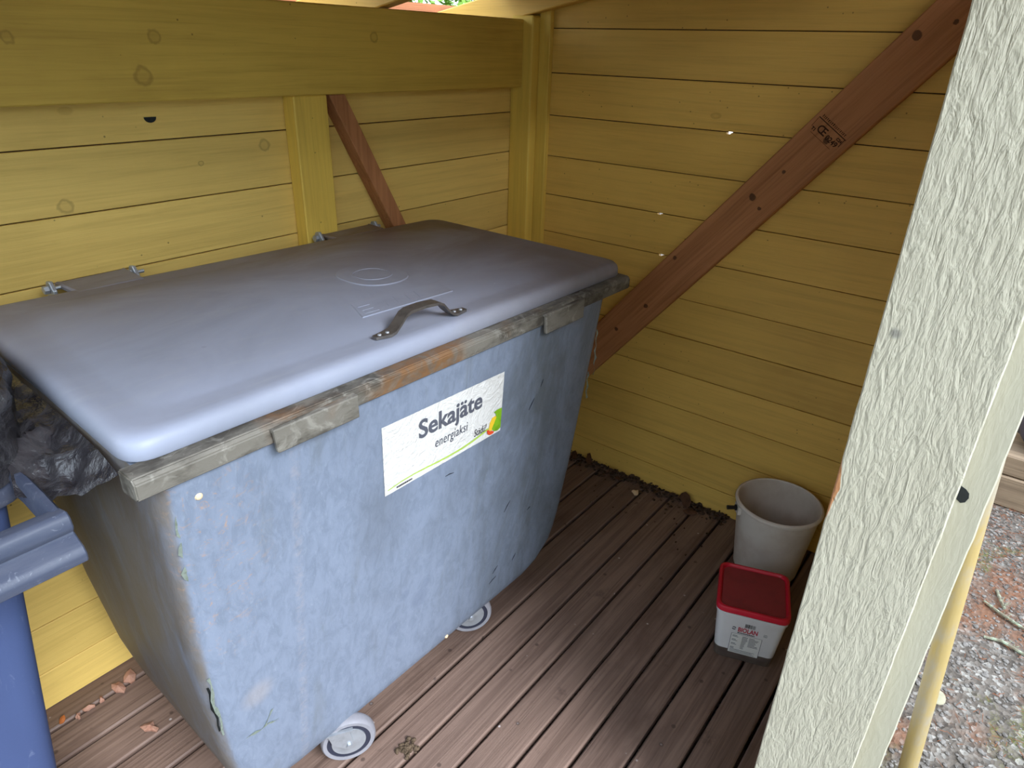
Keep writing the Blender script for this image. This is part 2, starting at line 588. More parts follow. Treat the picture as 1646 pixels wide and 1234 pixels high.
M_BAG = bag_mat()
M_BUCKET = plain('off_white_plastic', lin(206, 196, 186), 0.5, 0, 0.4, 0.12, 9, 0.04, lin(150, 120, 96))
M_BLACK = plain('black_plastic', lin(26, 25, 26), 0.5, 0, 0.4)
M_PAIL = plain('white_pail_plastic', lin(206, 203, 204), 0.42, 0, 0.45, 0.06, 12, 0.03)
M_REDRIM = plain('red_lid_rim', lin(190, 24, 48), 0.4, 0, 0.45, 0.05, 12, 0.03)
M_REDTOP = plain('dusty_red_lid', lin(140, 50, 56), 0.55, 0, 0.35, 0.12, 20, 0.05, lin(96, 40, 44))
M_BAND = plain('dirty_clear_plastic', lin(92, 80, 74), 0.35, 0, 0.5, 0.2, 25, 0.06)
M_PAPER = NT('wrinkled_sticker')
_w = M_PAPER.noise(M_PAPER.coord((1, 1, 1)), 24, 5, 0.65, 2.2)
_d = M_PAPER.noise(M_PAPER.coord((1, 1, 1)), 60, 4, 0.7, 1.0)
M_PAPER = M_PAPER.done(M_PAPER.mix(M_PAPER.range(_d, 0.62, 0.8, 0, 0.35), lin(212, 210, 206), lin(164, 150, 126)), 0.38, M_PAPER.bump(_w, 0.6, 0.008), spec=0.45)
M_INK = plain('grey_ink', lin(84, 86, 96), 0.5, 0, 0.3, 0.05)
M_INKDARK = plain('dark_ink', lin(52, 52, 56), 0.5, 0, 0.3, 0.05)
M_INKRED = plain('red_ink', lin(168, 30, 50), 0.5, 0, 0.3, 0.03)
M_LEAFG = plain('green_print', lin(126, 172, 34), 0.45, 0, 0.4, 0.25, 60, 0.05, lin(90, 130, 20))
M_LEAFY = plain('yellow_print', lin(232, 190, 50), 0.45, 0, 0.4, 0.1, 50, 0.05)
M_LEAFR = plain('red_print', lin(214, 74, 40), 0.45, 0, 0.4, 0.1, 50, 0.05)
M_SWOOSH = plain('pale_green_print', lin(164, 190, 84), 0.45, 0, 0.4, 0.06, 50, 0.05)
M_STAMP = plain('burnt_stamp_ink', lin(66, 38, 22), 0.7, 0, 0.2, 0.2, 90, 0.05)
M_DRYLEAF = plain('dry_leaf', lin(92, 64, 48), 0.75, 0, 0.2, 0.3, 40, 0.2)
M_SOIL = plain('dry_soil', lin(98, 82, 66), 0.9, 0, 0.1, 0.35, 120, 0.8, lin(50, 40, 30))
M_LITTER = plain('dark_litter', lin(80, 62, 50), 0.9, 0, 0.1, 0.4, 80, 0.6, lin(34, 26, 22))
M_PINK = plain('pinkish_bark_flake', lin(176, 134, 114), 0.85, 0, 0.15, 0.25, 60, 0.4, lin(140, 92, 74))
M_PALECHIP = plain('pale_wood_chip', lin(222, 196, 160), 0.8, 0, 0.2, 0.1, 60, 0.2)
M_FRAY = plain('pale_torn_fibre', lin(166, 176, 164), 0.8, 0, 0.2, 0.25, 160, 0.5, lin(130, 140, 120))
M_CRACK = plain('crack_gap', lin(48, 50, 50), 0.9, 0, 0.1)
M_SCUFF = plain('black_scuff', lin(44, 46, 54), 0.8, 0, 0.1)
M_POLE = None


def gravel_mat():
    k = NT('gravel_ground')
    v = k.voro(k.coord((1, 1, 1), False), 70)
    vc = k.sep(k.voro(k.coord((1, 1, 1), False), 70, out='Color'))
    big = k.noise(k.coord((1, 1, 1), False), 2.2, 5, 0.65)
    big2 = k.noise(k.coord((1, 1, 1), False), 3.1, 5, 0.65, 0.5)
    fine = k.noise(k.coord((1, 1, 1), False), 160, 3)
    col = k.mix(vc[0], lin(112, 104, 97), lin(72, 66, 61))
    col = k.mix(k.range(vc[1], 0.75, 0.95, 0, 0.7), col, lin(160, 156, 150))
    col = k.mix(k.range(fine, 0.5, 0.7, 0, 0.5), col, lin(96, 82, 70))
    col = k.mix(k.range(big, 0.50, 0.66, 0, 0.8), col, lin(120, 82, 60))
    col = k.mix(k.math('MULTIPLY', k.range(big2, 0.54, 0.66), k.range(fine, 0.38, 0.55, 0, 0.85)), col, lin(92, 96, 42))
    return k.done(col, 0.9, k.bump(k.math('ADD', v, k.math('MULTIPLY', fine, 0.3)), 0.7, 0.01), spec=0.2)


M_GRAVEL = gravel_mat()
M_STONE = plain('small_stones', lin(122, 117, 113), 0.9, 0, 0.2, 0.3, 18, 0.3, lin(78, 72, 68))
M_NEEDLE = plain('pine_needles', lin(136, 84, 56), 0.85, 0, 0.2, 0.3, 30, 0.1)
M_TWIG = plain('lichen_twig', lin(120, 112, 96), 0.9, 0, 0.1, 0.4, 50, 0.4, lin(160, 172, 150))
M_SLEEPER = raw_wood('weathered_sleeper', 'y', lin(150, 130, 108), lin(92, 76, 62), (), 0.85)
M_GREEN = plain('green_leaf', lin(110, 150, 52), 0.6, 0, 0.3, 0.3, 6, 0.05)
M_BARK = plain('bark', lin(92, 76, 60), 0.9, 0, 0.1, 0.3, 30, 0.5)
M_SHEET = plain('roof_sheet', lin(90, 92, 92), 0.5, 0.2, 0.4)

# ================================================================== SETTING
GZ = -0.20
bm = bmesh.new()
bmesh.ops.create_grid(bm, x_segments=2, y_segments=2, size=14)
bmesh.ops.translate(bm, verts=bm.verts[:], vec=(0, 0, GZ))
ground = link('ground', bm, M_GRAVEL)
tag(ground, 'grey gravel ground with moss and pine needles outside the shelter', 'ground', kind='structure')

# ---- floor
bm = bmesh.new()
for x in (-2.55, -2.1, -1.5, -0.9, -0.3, -0.03):
    bm_box(bm, x-0.024, x+0.024, -1.56, 0.02, GZ, -0.029)
floor = link('floor', bm, M_JOIST)
floor['kind'] = 'structure'
y = -0.002
k = 0
ys = [0.03] + [-0.075 - 0.1066*i for i in range(15)] + [-1.594]
for a, b in zip(ys, ys[1:]):
    xe = 0.02 + random.random()*0.004
    link('floor_board', box(-2.58, xe, b+0.0045, a-0.0045, -0.028, 0.0 - random.random()*0.0012, bevel=0.004), M_FLOOR, floor)

# ---- back wall
zA = [0.0, 0.1136] + [0.1136 + 0.1387*i for i in range(1, 12)]
bm = bmesh.new()
bm_box(bm, -2.58, 0.02, 0.010, 0.018, -0.001, 0.014)
bm_box(bm, -2.58, 0.024, 0.032, 0.040, GZ, 0.02)
for z in zA[1:]:
    bm_box(bm, -2.58, 0.02, 0.010, 0.018, z-0.012, z+0.012)
wall_back = link('wall_back', bm, M_TONGUE)
wall_back['kind'] = 'structure'
for a, b in zip(zA, zA[1:]):
    if a > 1.62: continue
    dy = random.random()*0.0012
    link('board', box(-2.58, 0.0, dy, 0.010+dy*0, a+0.0014, b-0.0014, bevel=0.0012), M_YX, wall_back)

# header, studs, brace
link('header_beam', box(-2.58, -0.060, -0.052, 0.0, 1.4485, 1.664, bevel=0.003), M_YH, wall_back)
for x in (-1.03, -2.12):
    link('stud', box(x, x+0.108, -0.049, 0.0, 0.0, 1.4485, bevel=0.003), M_YZ, wall_back)
d = (0.201/0.375)
def brx(z): return -0.889 + (1.45-z)*d
link('brace', prism([(brx(1.448)-0.027, -0.0495, 1.448), (brx(1.448)+0.027, -0.0495, 1.448), (brx(0.03)+0.027, -0.0495, 0.03), (brx(0.03)-0.027, -0.0495, 0.03)], (0, 0.0493, 0), 0.002),
     M_BRA, wall_back, label='unpainted reddish brown diagonal brace')

# half-moon knot hole in the back wall
bm = bmesh.new()
bm_prism(bm, [(-1.385+0.014*math.cos(t), -0.0026, 1.4125+0.012*math.sin(t)) for t in [math.pi+math.pi*i/8 for i in range(9)]], (0, 0.002, 0))
link('knot_hole', bm, M_CRACK, wall_back)

# ---- right wall
zB = [0.0, 0.098] + [0.098 + 0.1401*i for i in range(1, 15)]
YF = -1.60
holes = {zB[10]: -0.818, zB[8]: -0.617, zB[7]: -0.641}
bm = bmesh.new()
bm_box(bm, 0.010, 0.018, YF, 0.02, -0.001, 0.014)
bm_box(bm, 0.026, 0.034, YF, 0.04, GZ, 0.02)
for z in zB[1:]:
    hz = [h for kz, h in holes.items() if abs(kz-z) < 1e-6]
    if hz:
        bm_box(bm, 0.010, 0.018, hz[0]+0.008, 0.02, z-0.012, z+0.012)
        bm_box(bm, 0.010, 0.018, YF, hz[0]-0.008, z-0.012, z+0.012)
    else:
        bm_box(bm, 0.010, 0.018, YF, 0.02, z-0.012, z+0.012)
wall_right = link('wall_right', bm, M_TONGUE)
wall_right['kind'] = 'structure'
for i, (a, b) in enumerate(zip(zB, zB[1:])):
    dx = random.random()*0.0014
    z0, z1 = a+0.0014, b-0.0014
    if b in holes:                       # board with a small notch that lets daylight in
        h = holes[b]
        poly = [(-dx, 0.0, z0), (-dx, YF, z0), (-dx, YF, z1), (-dx, h-0.008, z1), (-dx, h-0.005, z1-0.004), (-dx, h+0.005, z1-0.005), (-dx, h+0.008, z1), (-dx, 0.0, z1)]
        link('board', prism(poly, (0.010+dx, 0, 0)), M_YY, wall_right)
    else:
        link('board', box(-dx, 0.010, YF, 0.0, z0, z1, bevel=0.0012), M_YY, wall_right)
link('corner_post', box(-0.062, 0.0, -0.092, 0.0, 0.0, 1.676, bevel=0.004), M_YZ, wall_right)
link('corner_strip', box(-0.022, 0.0, -0.138, -0.0925, 0.0, 1.70, bevel=0.002), M_YZ, wall_right)

def bz(y): return 1.603 - 1.232*(y+1.3)
ux, uz = -0.630, 0.7764              # along the brace (y, z)
nx_, nz_ = 0.7764, 0.630             # across
c0 = Vector((0, -0.05, bz(-0.05))); c1 = Vector((0, -1.585, bz(-1.585)))
hw = 0.0645
poly = [Vector((-0.045, p.y+s*nx_*hw, p.z+s*nz_*hw)) for p, s in ((c0, 1), (c1, 1), (c1, -1), (c0, -1))]
brace = link('brace', prism(poly, (0.0425, 0, 0), 0.003), M_BRB, wall_right, label='reddish brown diagonal timber brace with ink stamp')

# ink stamp on the brace: frame lines, CE mark and digits
def stampmap(u, v):
    o = Vector((-0.0456, -1.064, 1.392))
    return o + Vector((0, -0.824, -0.566))*u + Vector((0, -0.566, 0.824))*v
bm = bmesh.new()
def srect(u0, u1, v0, v1):
    map2d(bm, [(u0, v0), (u1, v0), (u1, v1), (u0, v1)], [(0, 1, 2, 3)], stampmap)
srect(0.0, 0.100, 0.041, 0.0435); srect(0.096, 0.098, 0.018, 0.0435); srect(0.01, 0.085, -0.001, 0.0)
srect(0.0, 0.0012, 0.012, 0.04)
for txt, u, v, s in (('C', 0.018, 0.012, 0.030), ('E', 0.034, 0.012, 0.030), ('0249', 0.052, 0.010, 0.020), ('C24', 0.078, 0.028, 0.010), ('T1', 0.004, 0.006, 0.012)):
    vs_, fs, wd = text_flat(txt, s, 0.0006)
    map2d(bm, [(u+a, v+b) for a, b in vs_], fs, stampmap)
u = 0.006
while u < 0.092:                      # blurred first line of the stamp
    w_ = random.uniform(0.002, 0.0045)
    srect(u, u+w_*0.6, 0.047, 0.047+random.uniform(0.004, 0.009))
    srect(u, u+w_, 0.052, 0.0535)
    u += w_+0.002
link('ink_stamp', bm, M_STAMP, brace, label='dark ink grading stamp with CE mark')

# ---- added front wall, unseen behind the white post, keeps the right side dark
bm = bmesh.new()
bm_box(bm, -1.165, 0.0, YF-0.004, YF+0.004, GZ, 1.98)
added_wall_front = link('added_wall_front', bm, M_TONGUE)
added_wall_front['kind'] = 'structure'
for i in range(14):
    z = i*0.1401
    link('board', box(-1.165, 0.01, YF+0.004, YF+0.016, z+0.0014, z+0.1387, bevel=0.0012), M_YX, added_wall_front)
    link('board', box(-1.165, 0.01, YF-0.030, YF-0.004, z+0.0014, z+0.1387, bevel=0.0012), M_WHITE, added_wall_front)

# ---- roof: rafters, brown boards, fascia, sheet
def rb(y): return 1.665 - 0.2*y
bm = bmesh.new()
pl = [(-2.60, 0.10, rb(0.10)+0.172), (-2.60, -1.76, rb(-1.76)+0.172), (-2.60, -1.76, rb(-1.76)+0.18), (-2.60, 0.10, rb(0.10)+0.18)]  # unseen left end and front eave cut short to admit sky light
bm_prism(bm, pl, (2.90, 0, 0))
ceiling = link('ceiling', bm, M_SHEET)
ceiling['kind'] = 'structure'
for x in (-0.055, -0.69, -1.50, -2.30):
    poly = [(x, 0.385, rb(0.385)), (x, -1.72, rb(-1.72)), (x, -1.72, rb(-1.72)+0.095), (x, 0.385, rb(0.385)+0.095)]
    link('rafter', prism(poly, (0.047, 0, 0), 0.003), M_YY, ceiling)
y = 0.08
while y > -1.68:
    y2 = y-0.125
    poly = [(-2.58, y, rb(y)+0.146), (-2.58, y2, rb(y2)+0.146), (-2.58, y2, rb(y2)+0.170), (-2.58, y, rb(y)+0.170)]
    link('roof_board', prism(poly, (2.85, 0, 0)), M_ROOFW, ceiling)
    y = y2-0.004
for y in (0.06, -0.5, -1.2, -1.6):    # battens between rafters and boards
    poly = [(-2.56, y, rb(y)+0.095), (-2.56, y-0.05, rb(y-0.05)+0.095), (-2.56, y-0.05, rb(y-0.05)+0.1455), (-2.56, y, rb(y)+0.1455)]
    link('batten', prism(poly, (2.80, 0, 0)), M_ROOFW, ceiling)
link('fascia', box(-2.58, 0.22, 0.388, 0.412, 1.650, 1.714), M_ROOFW, ceiling)
# front top beam of the opening
link('front_beam', box(-2.58, 0.02, -1.66, -1.60, rb(-1.63)-0.09, rb(-1.63)-0.006, bevel=0.003), M_WHITE, ceiling)

# ---- white post at the right edge of the opening
post = thing('door_post', (-1.15, -1.62, GZ), 'tall rough white painted post right beside the camera, chipped on its inner edge', 'post')
def rough_board(x0, x1, y0, y1, z0, z1, amp):
    bm = bmesh.new()
    n = 90
    rings = []
    for i in range(n+1):
        z = z0 + (z1-z0)*i/n
        j = lambda s: (mnoise.noise(Vector((s, z*22, 0)))*amp)
        c = 0.002
        rings.append([(x0+c, y0+j(1), z), (x0, y0+c+j(1), z), (x0, y1-c+j(5), z), (x0+c, y1+j(5), z), (x1, y1+j(5), z), (x1, y0+j(1), z)])
    return bm_loft(bm, rings)
link('face_board', rough_board(-1.2, -1.172, -1.684, -1.535, GZ, 2.05, 0.0010), M_POST, post)
link('rear_board', rough_board(-1.1715, -1.128, -1.7205, -1.56, GZ, 2.05, 0.0014), M_POST2, post)
bm = bmesh.new()
pts = [(0.0, -0.009), (0.006, -0.013), (0.011, -0.010), (0.0135, -0.002), (0.012, 0.005), (0.007, 0.010), (0.0, 0.013)]
bm_prism(bm, [(-1.1722, -1.6845 - a, 1.036+b) for a, b in pts], (0.0006, 0, 0))
link('knot_hole', bm, M_CRACK, post)

# ================================================================== CONTAINER
TILT = -0.02/1.28
def tz(x): return TILT*(x+1.89)
LV = [  # z, xL, xR, yF, yB
    (0.104, -1.715, -0.860, -0.670, -0.27), (0.112, -1.750, -0.795, -0.690, -0.24), (0.125, -1.772, -0.750, -0.700, -0.222),
    (0.150, -1.788, -0.722, -0.708, -0.212), (0.20, -1.803, -0.700, -0.716, -0.204), (0.30, -1.822, -0.688, -0.730, -0.195),
    (0.50, -1.843, -0.682, -0.757, -0.182), (0.75, -1.858, -0.686, -0.790, -0.166), (1.00, -1.866, -0.692, -0.825, -0.148), (1.05, -1.870, -0.694, -0.832, -0.145)]

def lv(z):
    if z <= LV[0][0]: return LV[0][1:]
    for a, b in zip(LV, LV[1:]):
        if z <= b[0]:
            t = (z-a[0])/(b[0]-a[0])
            return tuple(a[i]+(b[i]-a[i])*t for i in range(1, 5))
    return LV[-1][1:]

def quad_at(z):
    xl, xr, yf, yb = lv(z)
    return [Vector((xl, yf)), Vector((xr, yf-0.010)), Vector((xr+0.055, yb-0.02)), Vector((xl+0.018, yb))]

def round_quad(q, r, seg=7, side=10):
    """rounded outline of a quad (FL, FR, BR, BL) counter-clockwise, sides subdivided"""
    if not isinstance(r, (list, tuple)): r = [r]*4
    out = []
    n = 4
    arcs = []
    for i in range(n):
        p0, p, p1 = q[i-1], q[i], q[(i+1) % n]
        a = (p0-p).normalized(); b = (p1-p).normalized()
        s, e = p+a*r[i], p+b*r[i]
        arc = []
        for j in range(seg+1):
            t = j/seg
            arc.append(s*(1-t)**2 + p*2*t*(1-t) + e*t*t)
        arcs.append(arc)
    for i in range(n):
        out += arcs[i]
        e, s = arcs[i][-1], arcs[(i+1) % n][0]
        for j in range(1, side):
            out.append(e.lerp(s, j/side))
    return out

def front_y(x, z):
    xl, xr, yf, yb = lv(z)
    return yf - 0.010*(x-xl)/(xr-xl)

cont = thing('waste_container', (-1.28, -0.47, 0.0), 'large grey four-wheeled waste container with a closed lid and a white mixed waste sticker', 'waste container')
bm = bmesh.new()
zs = [0.104, 0.112, 0.125, 0.15, 0.175, 0.2, 0.25, 0.3, 0.4, 0.5, 0.6, 0.7, 0.8, 0.9, 1.0, 1.05]
rings = []
for z in zs:
    rr = 0.05 if z > 0.2 else 0.06 + (0.2-z)*0.6
    rings.append([(p.x, p.y, z+tz(p.x)) for p in round_quad(quad_at(z), rr)])
bm_loft(bm, rings)
body = link('body', bm, M_GRP, cont, smooth=50)

# rim: folded bar along the front, hanging plates, rear and end rims
rim_prof = [(-0.800, 1.027), (-0.838, 1.027), (-0.8435, 1.032), (-0.8435, 1.055), (-0.837, 1.062), (-0.800, 1.063)]
poly = [(-1.902, a, b+tz(-1.902)) for a, b in rim_prof]
bm = bmesh.new(); bm_prism(bm, poly, (1.297, -0.004, TILT*1.297))
bmesh.ops.bevel(bm, geom=bm.edges[:], offset=0.002, segments=2, affect='EDGES')
link('front_rim', bm, M_RIM, cont)
for x0, x1, h in ((-1.702, -1.540, 0.046), (-1.000, -0.842, 0.052)):
    zt = 1.062 + tz(x0)
    dz = TILT*(x1-x0)
    bm = prism([(x0, -0.8555, zt-0.004), (x1, -0.8565, zt-0.004+dz), (x1, -0.8565, zt-h+dz), (x0+0.004, -0.8555, zt-h)], (0, 0.009, 0), 0.002)
    bm_box(bm, x0, x1, -0.855, -0.838, zt-0.008+dz, zt-0.004+dz)
    link('lid_stop_plate', bm, M_RIM, cont)
bm = bmesh.new()
bm_prism(bm, [(-1.882, -0.80, 1.022), (-1.860, -0.13, 1.022), (-1.860, -0.13, 1.056), (-1.882, -0.80, 1.056)], (0.035, 0, 0))
link('end_rim', bm, M_GRP, cont)
bm = bmesh.new()
bm_prism(bm, [(-0.64, -0.80, 1.000), (-0.60, -0.14, 1.000), (-0.60, -0.14, 1.034), (-0.64, -0.80, 1.034)], (0.03, 0, 0))
link('end_rim', bm, M_GRP, cont)

# lid
LQ = [Vector((-1.893, -0.813)), Vector((-0.602, -0.824)), Vector((-0.585, -0.112)), Vector((-1.857, -0.092))]
def inset(q, d):
    c = sum(q, Vector((0, 0)))/4
    out = []
    for p in q:
        v = p-c
        out.append(c + Vector((v.x*(1-d/abs(v.x)), v.y*(1-d/abs(v.y)))))
    return out
bm = bmesh.new()
rings = []
for dI, z, r in ((0.030, 1.064, 0.03), (0.002, 1.0635, 0.045), (0.0, 1.066, 0.048), (0.0, 1.080, 0.05), (0.0025, 1.089, 0.05), (0.008, 1.0955, 0.05), (0.016, 1.0985, 0.05), (0.030, 1.0990, 0.05), (0.060, 1.0975, 0.05), (0.075, 1.0985, 0.05), (0.090, 1.1015, 0.06), (0.15, 1.1025, 0.06), (0.25, 1.103, 0.04), (0.33, 1.1032, 0.01)):
    rings.append([(p.x, p.y, z+tz(p.x)) for p in round_quad(inset(LQ, dI), r, 7, 10)])
bm_loft(bm, rings, True, True)
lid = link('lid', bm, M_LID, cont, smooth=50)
# hinge tongues of the lid and the hinge bolts
for x0, x1, yb in ((-1.665, -1.525, -0.028), (-0.990, -0.815, -0.060)):
    z = 1.085+tz(x0)
    bm = prism([(x0, -0.13, z), (x1, -0.13, z), (x1+0.006, yb+0.012, z), (x1-0.01, yb, z), (x0+0.01, yb, z), (x0-0.004, yb+0.012, z)], (0, 0, 0.014), 0.004)
    link('hinge_tongue', bm, M_LID, cont, smooth=40)
for x in (-1.685, -1.512, -1.005, -0.80):
    z = 1.092+tz(x)
    yb = -0.042 if x < -1.2 else -0.062
    bm = prism([(x-0.005, yb-0.028, z-0.05), (x-0.005, yb+0.014, z-0.05), (x-0.005, yb+0.014, z), (x-0.005, yb+0.004, z+0.016), (x-0.005, yb-0.012, z+0.018), (x-0.005, yb-0.026, z)], (0.008, 0, 0), 0.0015)
    h = link('hinge_bracket', bm, M_ZINC, cont)
    bm = bmesh.new()
    bm_tube(bm, [(x-0.014, yb-0.004, z), (x+0.022, yb-0.004, z)], 0.0045, 8)
    bm_tube(bm, [(x-0.016, yb-0.004, z), (x-0.006, yb-0.004, z)], 0.009, 6)
    link('hinge_bolt', bm, M_ZINC, h)

# embossed emblem and name panel on the lid
def ridge(pts, r=0.0016, closed=True):
    bm = bmesh.new()
    p3 = [(x, y, 1.1030+tz(x)) for x, y in pts]
    if closed: p3 = p3 + [p3[0]]
    bm_tube(bm, p3, r, 6)
    return bm
em = []
for i in range(40):
    t = 2*math.pi*i/40
    x, yy = math.cos(t), math.sin(t)
    em.append((-1.163 + 0.080*x*(1 if x < 0 else 0.92), -0.470 + 0.098*yy*(abs(yy)**-0.25 if abs(yy) > 0.05 else 1)*0.9))
def plate(pts, h, inset_=0.004):
    bm = bmesh.new()
    c = sum((Vector(p) for p in pts), Vector((0, 0)))/len(pts)
    r0 = [Vector(p) for p in pts]
    r1 = [p + (c-p).normalized()*inset_ for p in r0]
    bm_loft(bm, [[(p.x, p.y, 1.1012+tz(p.x)) for p in r0], [(p.x, p.y, 1.1030+h+tz(p.x)) for p in r1]])
    return bm
link('embossed_emblem', plate(em, 0.0022), M_LID, lid)
em2 = [(-1.163+(a+1.163)*0.55, -0.47+(b+0.47)*0.5) for a, b in em]
link('embossed_emblem', ridge([(x, y) for x, y in em2], 0.0012), M_LID, lid, smooth=60).location.z += 0.0022
P = [(-1.338, -0.598), (-1.095, -0.612), (-1.120, -0.686), (-1.371, -0.674)]
link('embossed_panel', plate(P, 0.0014, 0.003), M_LID, lid)
bm = bmesh.new()
for a, b in (((-1.350, -0.662), (-1.318, -0.664)), ((-1.345, -0.645), (-1.318, -0.646)), ((-1.340, -0.624), (-1.310, -0.626)), ((-1.352, -0.662), (-1.338, -0.622)),
             ((-1.290, -0.664), (-1.272, -0.624)), ((-1.262, -0.666), (-1.244, -0.626)), ((-1.232, -0.668), (-1.214, -0.628)), ((-1.204, -0.668), (-1.186, -0.628))):
    bm_tube(bm, [(a[0], a[1], 1.1042+tz(a[0])), (b[0], b[1], 1.1042+tz(b[0]))], 0.001, 6)
link('embossed_marks', bm, M_LID, lid, smooth=60)

# steel strap handle
bm = bmesh.new()
A = Vector((-1.425, -0.770, 1.1005+tz(-1.42))); B = Vector((-1.195, -0.785, 1.1005+tz(-1.2)))
dirv = (B-A); L = dirv.length; dirv.normalize()
side = dirv.cross(Vector((0, 0, 1))).normalized()
prof = [(0, 0), (0.030, 0), (0.042, 0.003), (0.056, 0.016), (0.068, 0.029), (0.080, 0.034), (L/2, 0.036), (L-0.080, 0.034), (L-0.068, 0.029), (L-0.056, 0.015), (L-0.042, 0.003), (L-0.030, 0), (L, 0)]
wd = [0.006]+[0.013]*(len(prof)-2)+[0.006]
rings = []
for (s, h), w_ in zip(prof, wd):
    c = A+dirv*s+Vector((0, 0, h))
    rings.append([c-side*w_, c+side*w_, c+side*w_+Vector((0, 0, 0.0055)), c-side*w_+Vector((0, 0, 0.0055))])
bm_loft(bm, rings)
hd = link('lid_handle', bm, M_STEEL, cont, smooth=35, label='dull steel strap handle')
for s in (0.012, 0.030, L-0.030, L-0.012):
    bm = bmesh.new()
    c = A+dirv*s+Vector((0, 0, 0.0055))
    bm_lathe(bm, [(0.0042, 0), (0.0036, 0.0016), (0.002, 0.0024)], c, seg=8)
    link('rivet', bm, M_ZINC, hd)

# sticker: paper, lettering and print follow the sloping front
SU0, SU1 = -1.467, -1.108
def stick(off):
    def f(u, v):                      # u 0..1, v 0..1
        x = SU0+(SU1-SU0)*u + 0.018*(1-v)*1.0
        z = 0.771 + 0.1735*v - 0.004*u*(1-v)+ (-0.011*u)*v
        return Vector((x, front_y(x, z-tz(x))-off, z))
    return f
bm = bmesh.new()
NU, NV = 36, 18
sf = stick(0.0012)
grid = []
for j in range(NV+1):
    row = []
    for i in range(NU+1):
        u, v = i/NU, j/NV
        p = sf(u, v)
        wr = mnoise.noise(Vector((u*16, v*8, 3)))*0.5+mnoise.noise(Vector((u*34, v*16, 9)))*0.3
        p.y -= max(0.0, wr)*0.0009
        if i in (0, NU): p.x += mnoise.noise(Vector((v*20, i, 0)))*0.0008
        if j in (0, NV): p.z += mnoise.noise(Vector((u*20, j, 5)))*0.0008
        row.append(bm.verts.new(p))
    grid.append(row)
for j in range(NV):
    for i in range(NU):
        bm.faces.new((grid[j][i], grid[j][i+1], grid[j+1][i+1], grid[j+1][i]))
sticker = link('sticker', bm, M_PAPER, cont, smooth=60, label='white mixed waste sticker with grey lettering')
inkf = stick(0.0026)
ASP = (SU1-SU0)/0.1735
def put_text(body_, u, v, height, width, mat, bold=0.0, shear=0.0, name='lettering', sp=1.0):
    vs_, fs, wd = text_flat(body_, 1.0, bold, shear, sp)
    hy = max(b for a, b in vs_)
    bm = bmesh.new()
    map2d(bm, [(u + a/wd*width, v + b/hy*height) for a, b in vs_], fs, inkf)
    return link(name, bm, mat, sticker)
put_text('Sekajäte', 0.262, 0.600, 0.265, 0.535, M_INK, 0.022)
put_text('energiaksi', 0.392, 0.335, 0.145, 0.278, M_INK, 0.0, 0.12, sp=1.08)
put_text('Städü!', 0.735, 0.150, 0.12, 0.115, M_INKDARK, 0.0, 0.2)
def poly_print(pts, mat, name):
    bm = bmesh.new()
    bm.faces.new([bm.verts.new(inkf(a, b)) for a, b in pts])
    return link(name, bm, mat, sticker)
sw = [(0.02, 0.075), (0.12, 0.10), (0.22, 0.105), (0.32, 0.095), (0.42, 0.080), (0.52, 0.072), (0.62, 0.075), (0.72, 0.095), (0.80, 0.125), (0.87, 0.16)]
bm = bmesh.new()
vv = []
for i, (u, v) in enumerate(sw):
    hh = 0.014+0.022*min(1, i/7)
    vv.append((bm.verts.new(inkf(u, v-hh/2)), bm.verts.new(inkf(u, v+hh/2))))
for a, b in zip(vv, vv[1:]):
    bm.faces.new((a[0], b[0], b[1], a[1]))
link('print_swoosh', bm, M_SWOOSH, sticker)
bm = bmesh.new()                      # tiny unreadable line at the lower left
u = 0.085
while u < 0.20:
    w_ = random.uniform(0.004, 0.010)
    map2d(bm, [(u, 0.035), (u+w_, 0.035), (u+w_, 0.06), (u, 0.06)], [(0, 1, 2, 3)], inkf)
    u += w_+0.003
link('small_print', bm, M_INKDARK, sticker)
def shifted(off): 
    global inkf
    inkf = stick(off)
poly_print([(0.875, 0.13), (0.885, 0.25), (0.905, 0.315), (0.935, 0.32), (0.955, 0.27), (0.95, 0.17), (0.93, 0.10), (0.90, 0.09)], M_LEAFY, 'print_leaf_yellow')
shifted(0.0029)
poly_print([(0.930, 0.055), (0.905, 0.12), (0.925, 0.20), (0.945, 0.29), (0.935, 0.36), (0.915, 0.40), (0.950, 0.415), (0.995, 0.41), (0.995, 0.06), (0.965, 0.035)], M_LEAFG, 'print_leaf_green')
shifted(0.0032)
poly_print([(0.855, 0.14), (0.868, 0.145), (0.885, 0.10), (0.905, 0.09), (0.93, 0.05), (0.92, 0.03), (0.89, 0.03), (0.865, 0.065)], M_LEAFR, 'print_leaf_red')

# damage: torn fibres on edges, crack, chips, black scuffs
def shred(pts, w_, mat, name, off=0.003, jag=0.5):
    bm = bmesh.new()
    vv = []
    for i, p in enumerate(pts):
        p = Vector(p)
        a = w_*random.uniform(1-jag, 1+jag)
        vv.append((bm.verts.new(p+Vector((-a*0.5, -off*random.uniform(.5, 1.2), 0))), bm.verts.new(p+Vector((a*0.5, -off*random.uniform(.5, 1.2), 0.0)))))
    for a, b in zip(vv, vv[1:]):
        bm.faces.new((a[0], a[1], b[1], b[0]))
    bmesh.ops.solidify(bm, geom=bm.faces[:], thickness=0.0015)
    return link(name, bm, mat, body)
def fl_edge(z, dx=0.0, dy=0.0):       # front-left rounded edge of the body
    xl, xr, yf, yb = lv(z)
    return Vector((xl+0.0125+dx, yf+0.0125+dy, z+tz(xl)))
shred([fl_edge(0.58-0.02*i, 0.003*math.sin(i*1.3), -0.001) for i in range(10)], 0.007, M_FRAY, 'torn_edge', 0.002)
shred([fl_edge(0.555-0.02*i, -0.004+0.002*math.sin(i*1.7), 0.003) for i in range(8)], 0.004, M_CRACK, 'crack', 0.003)
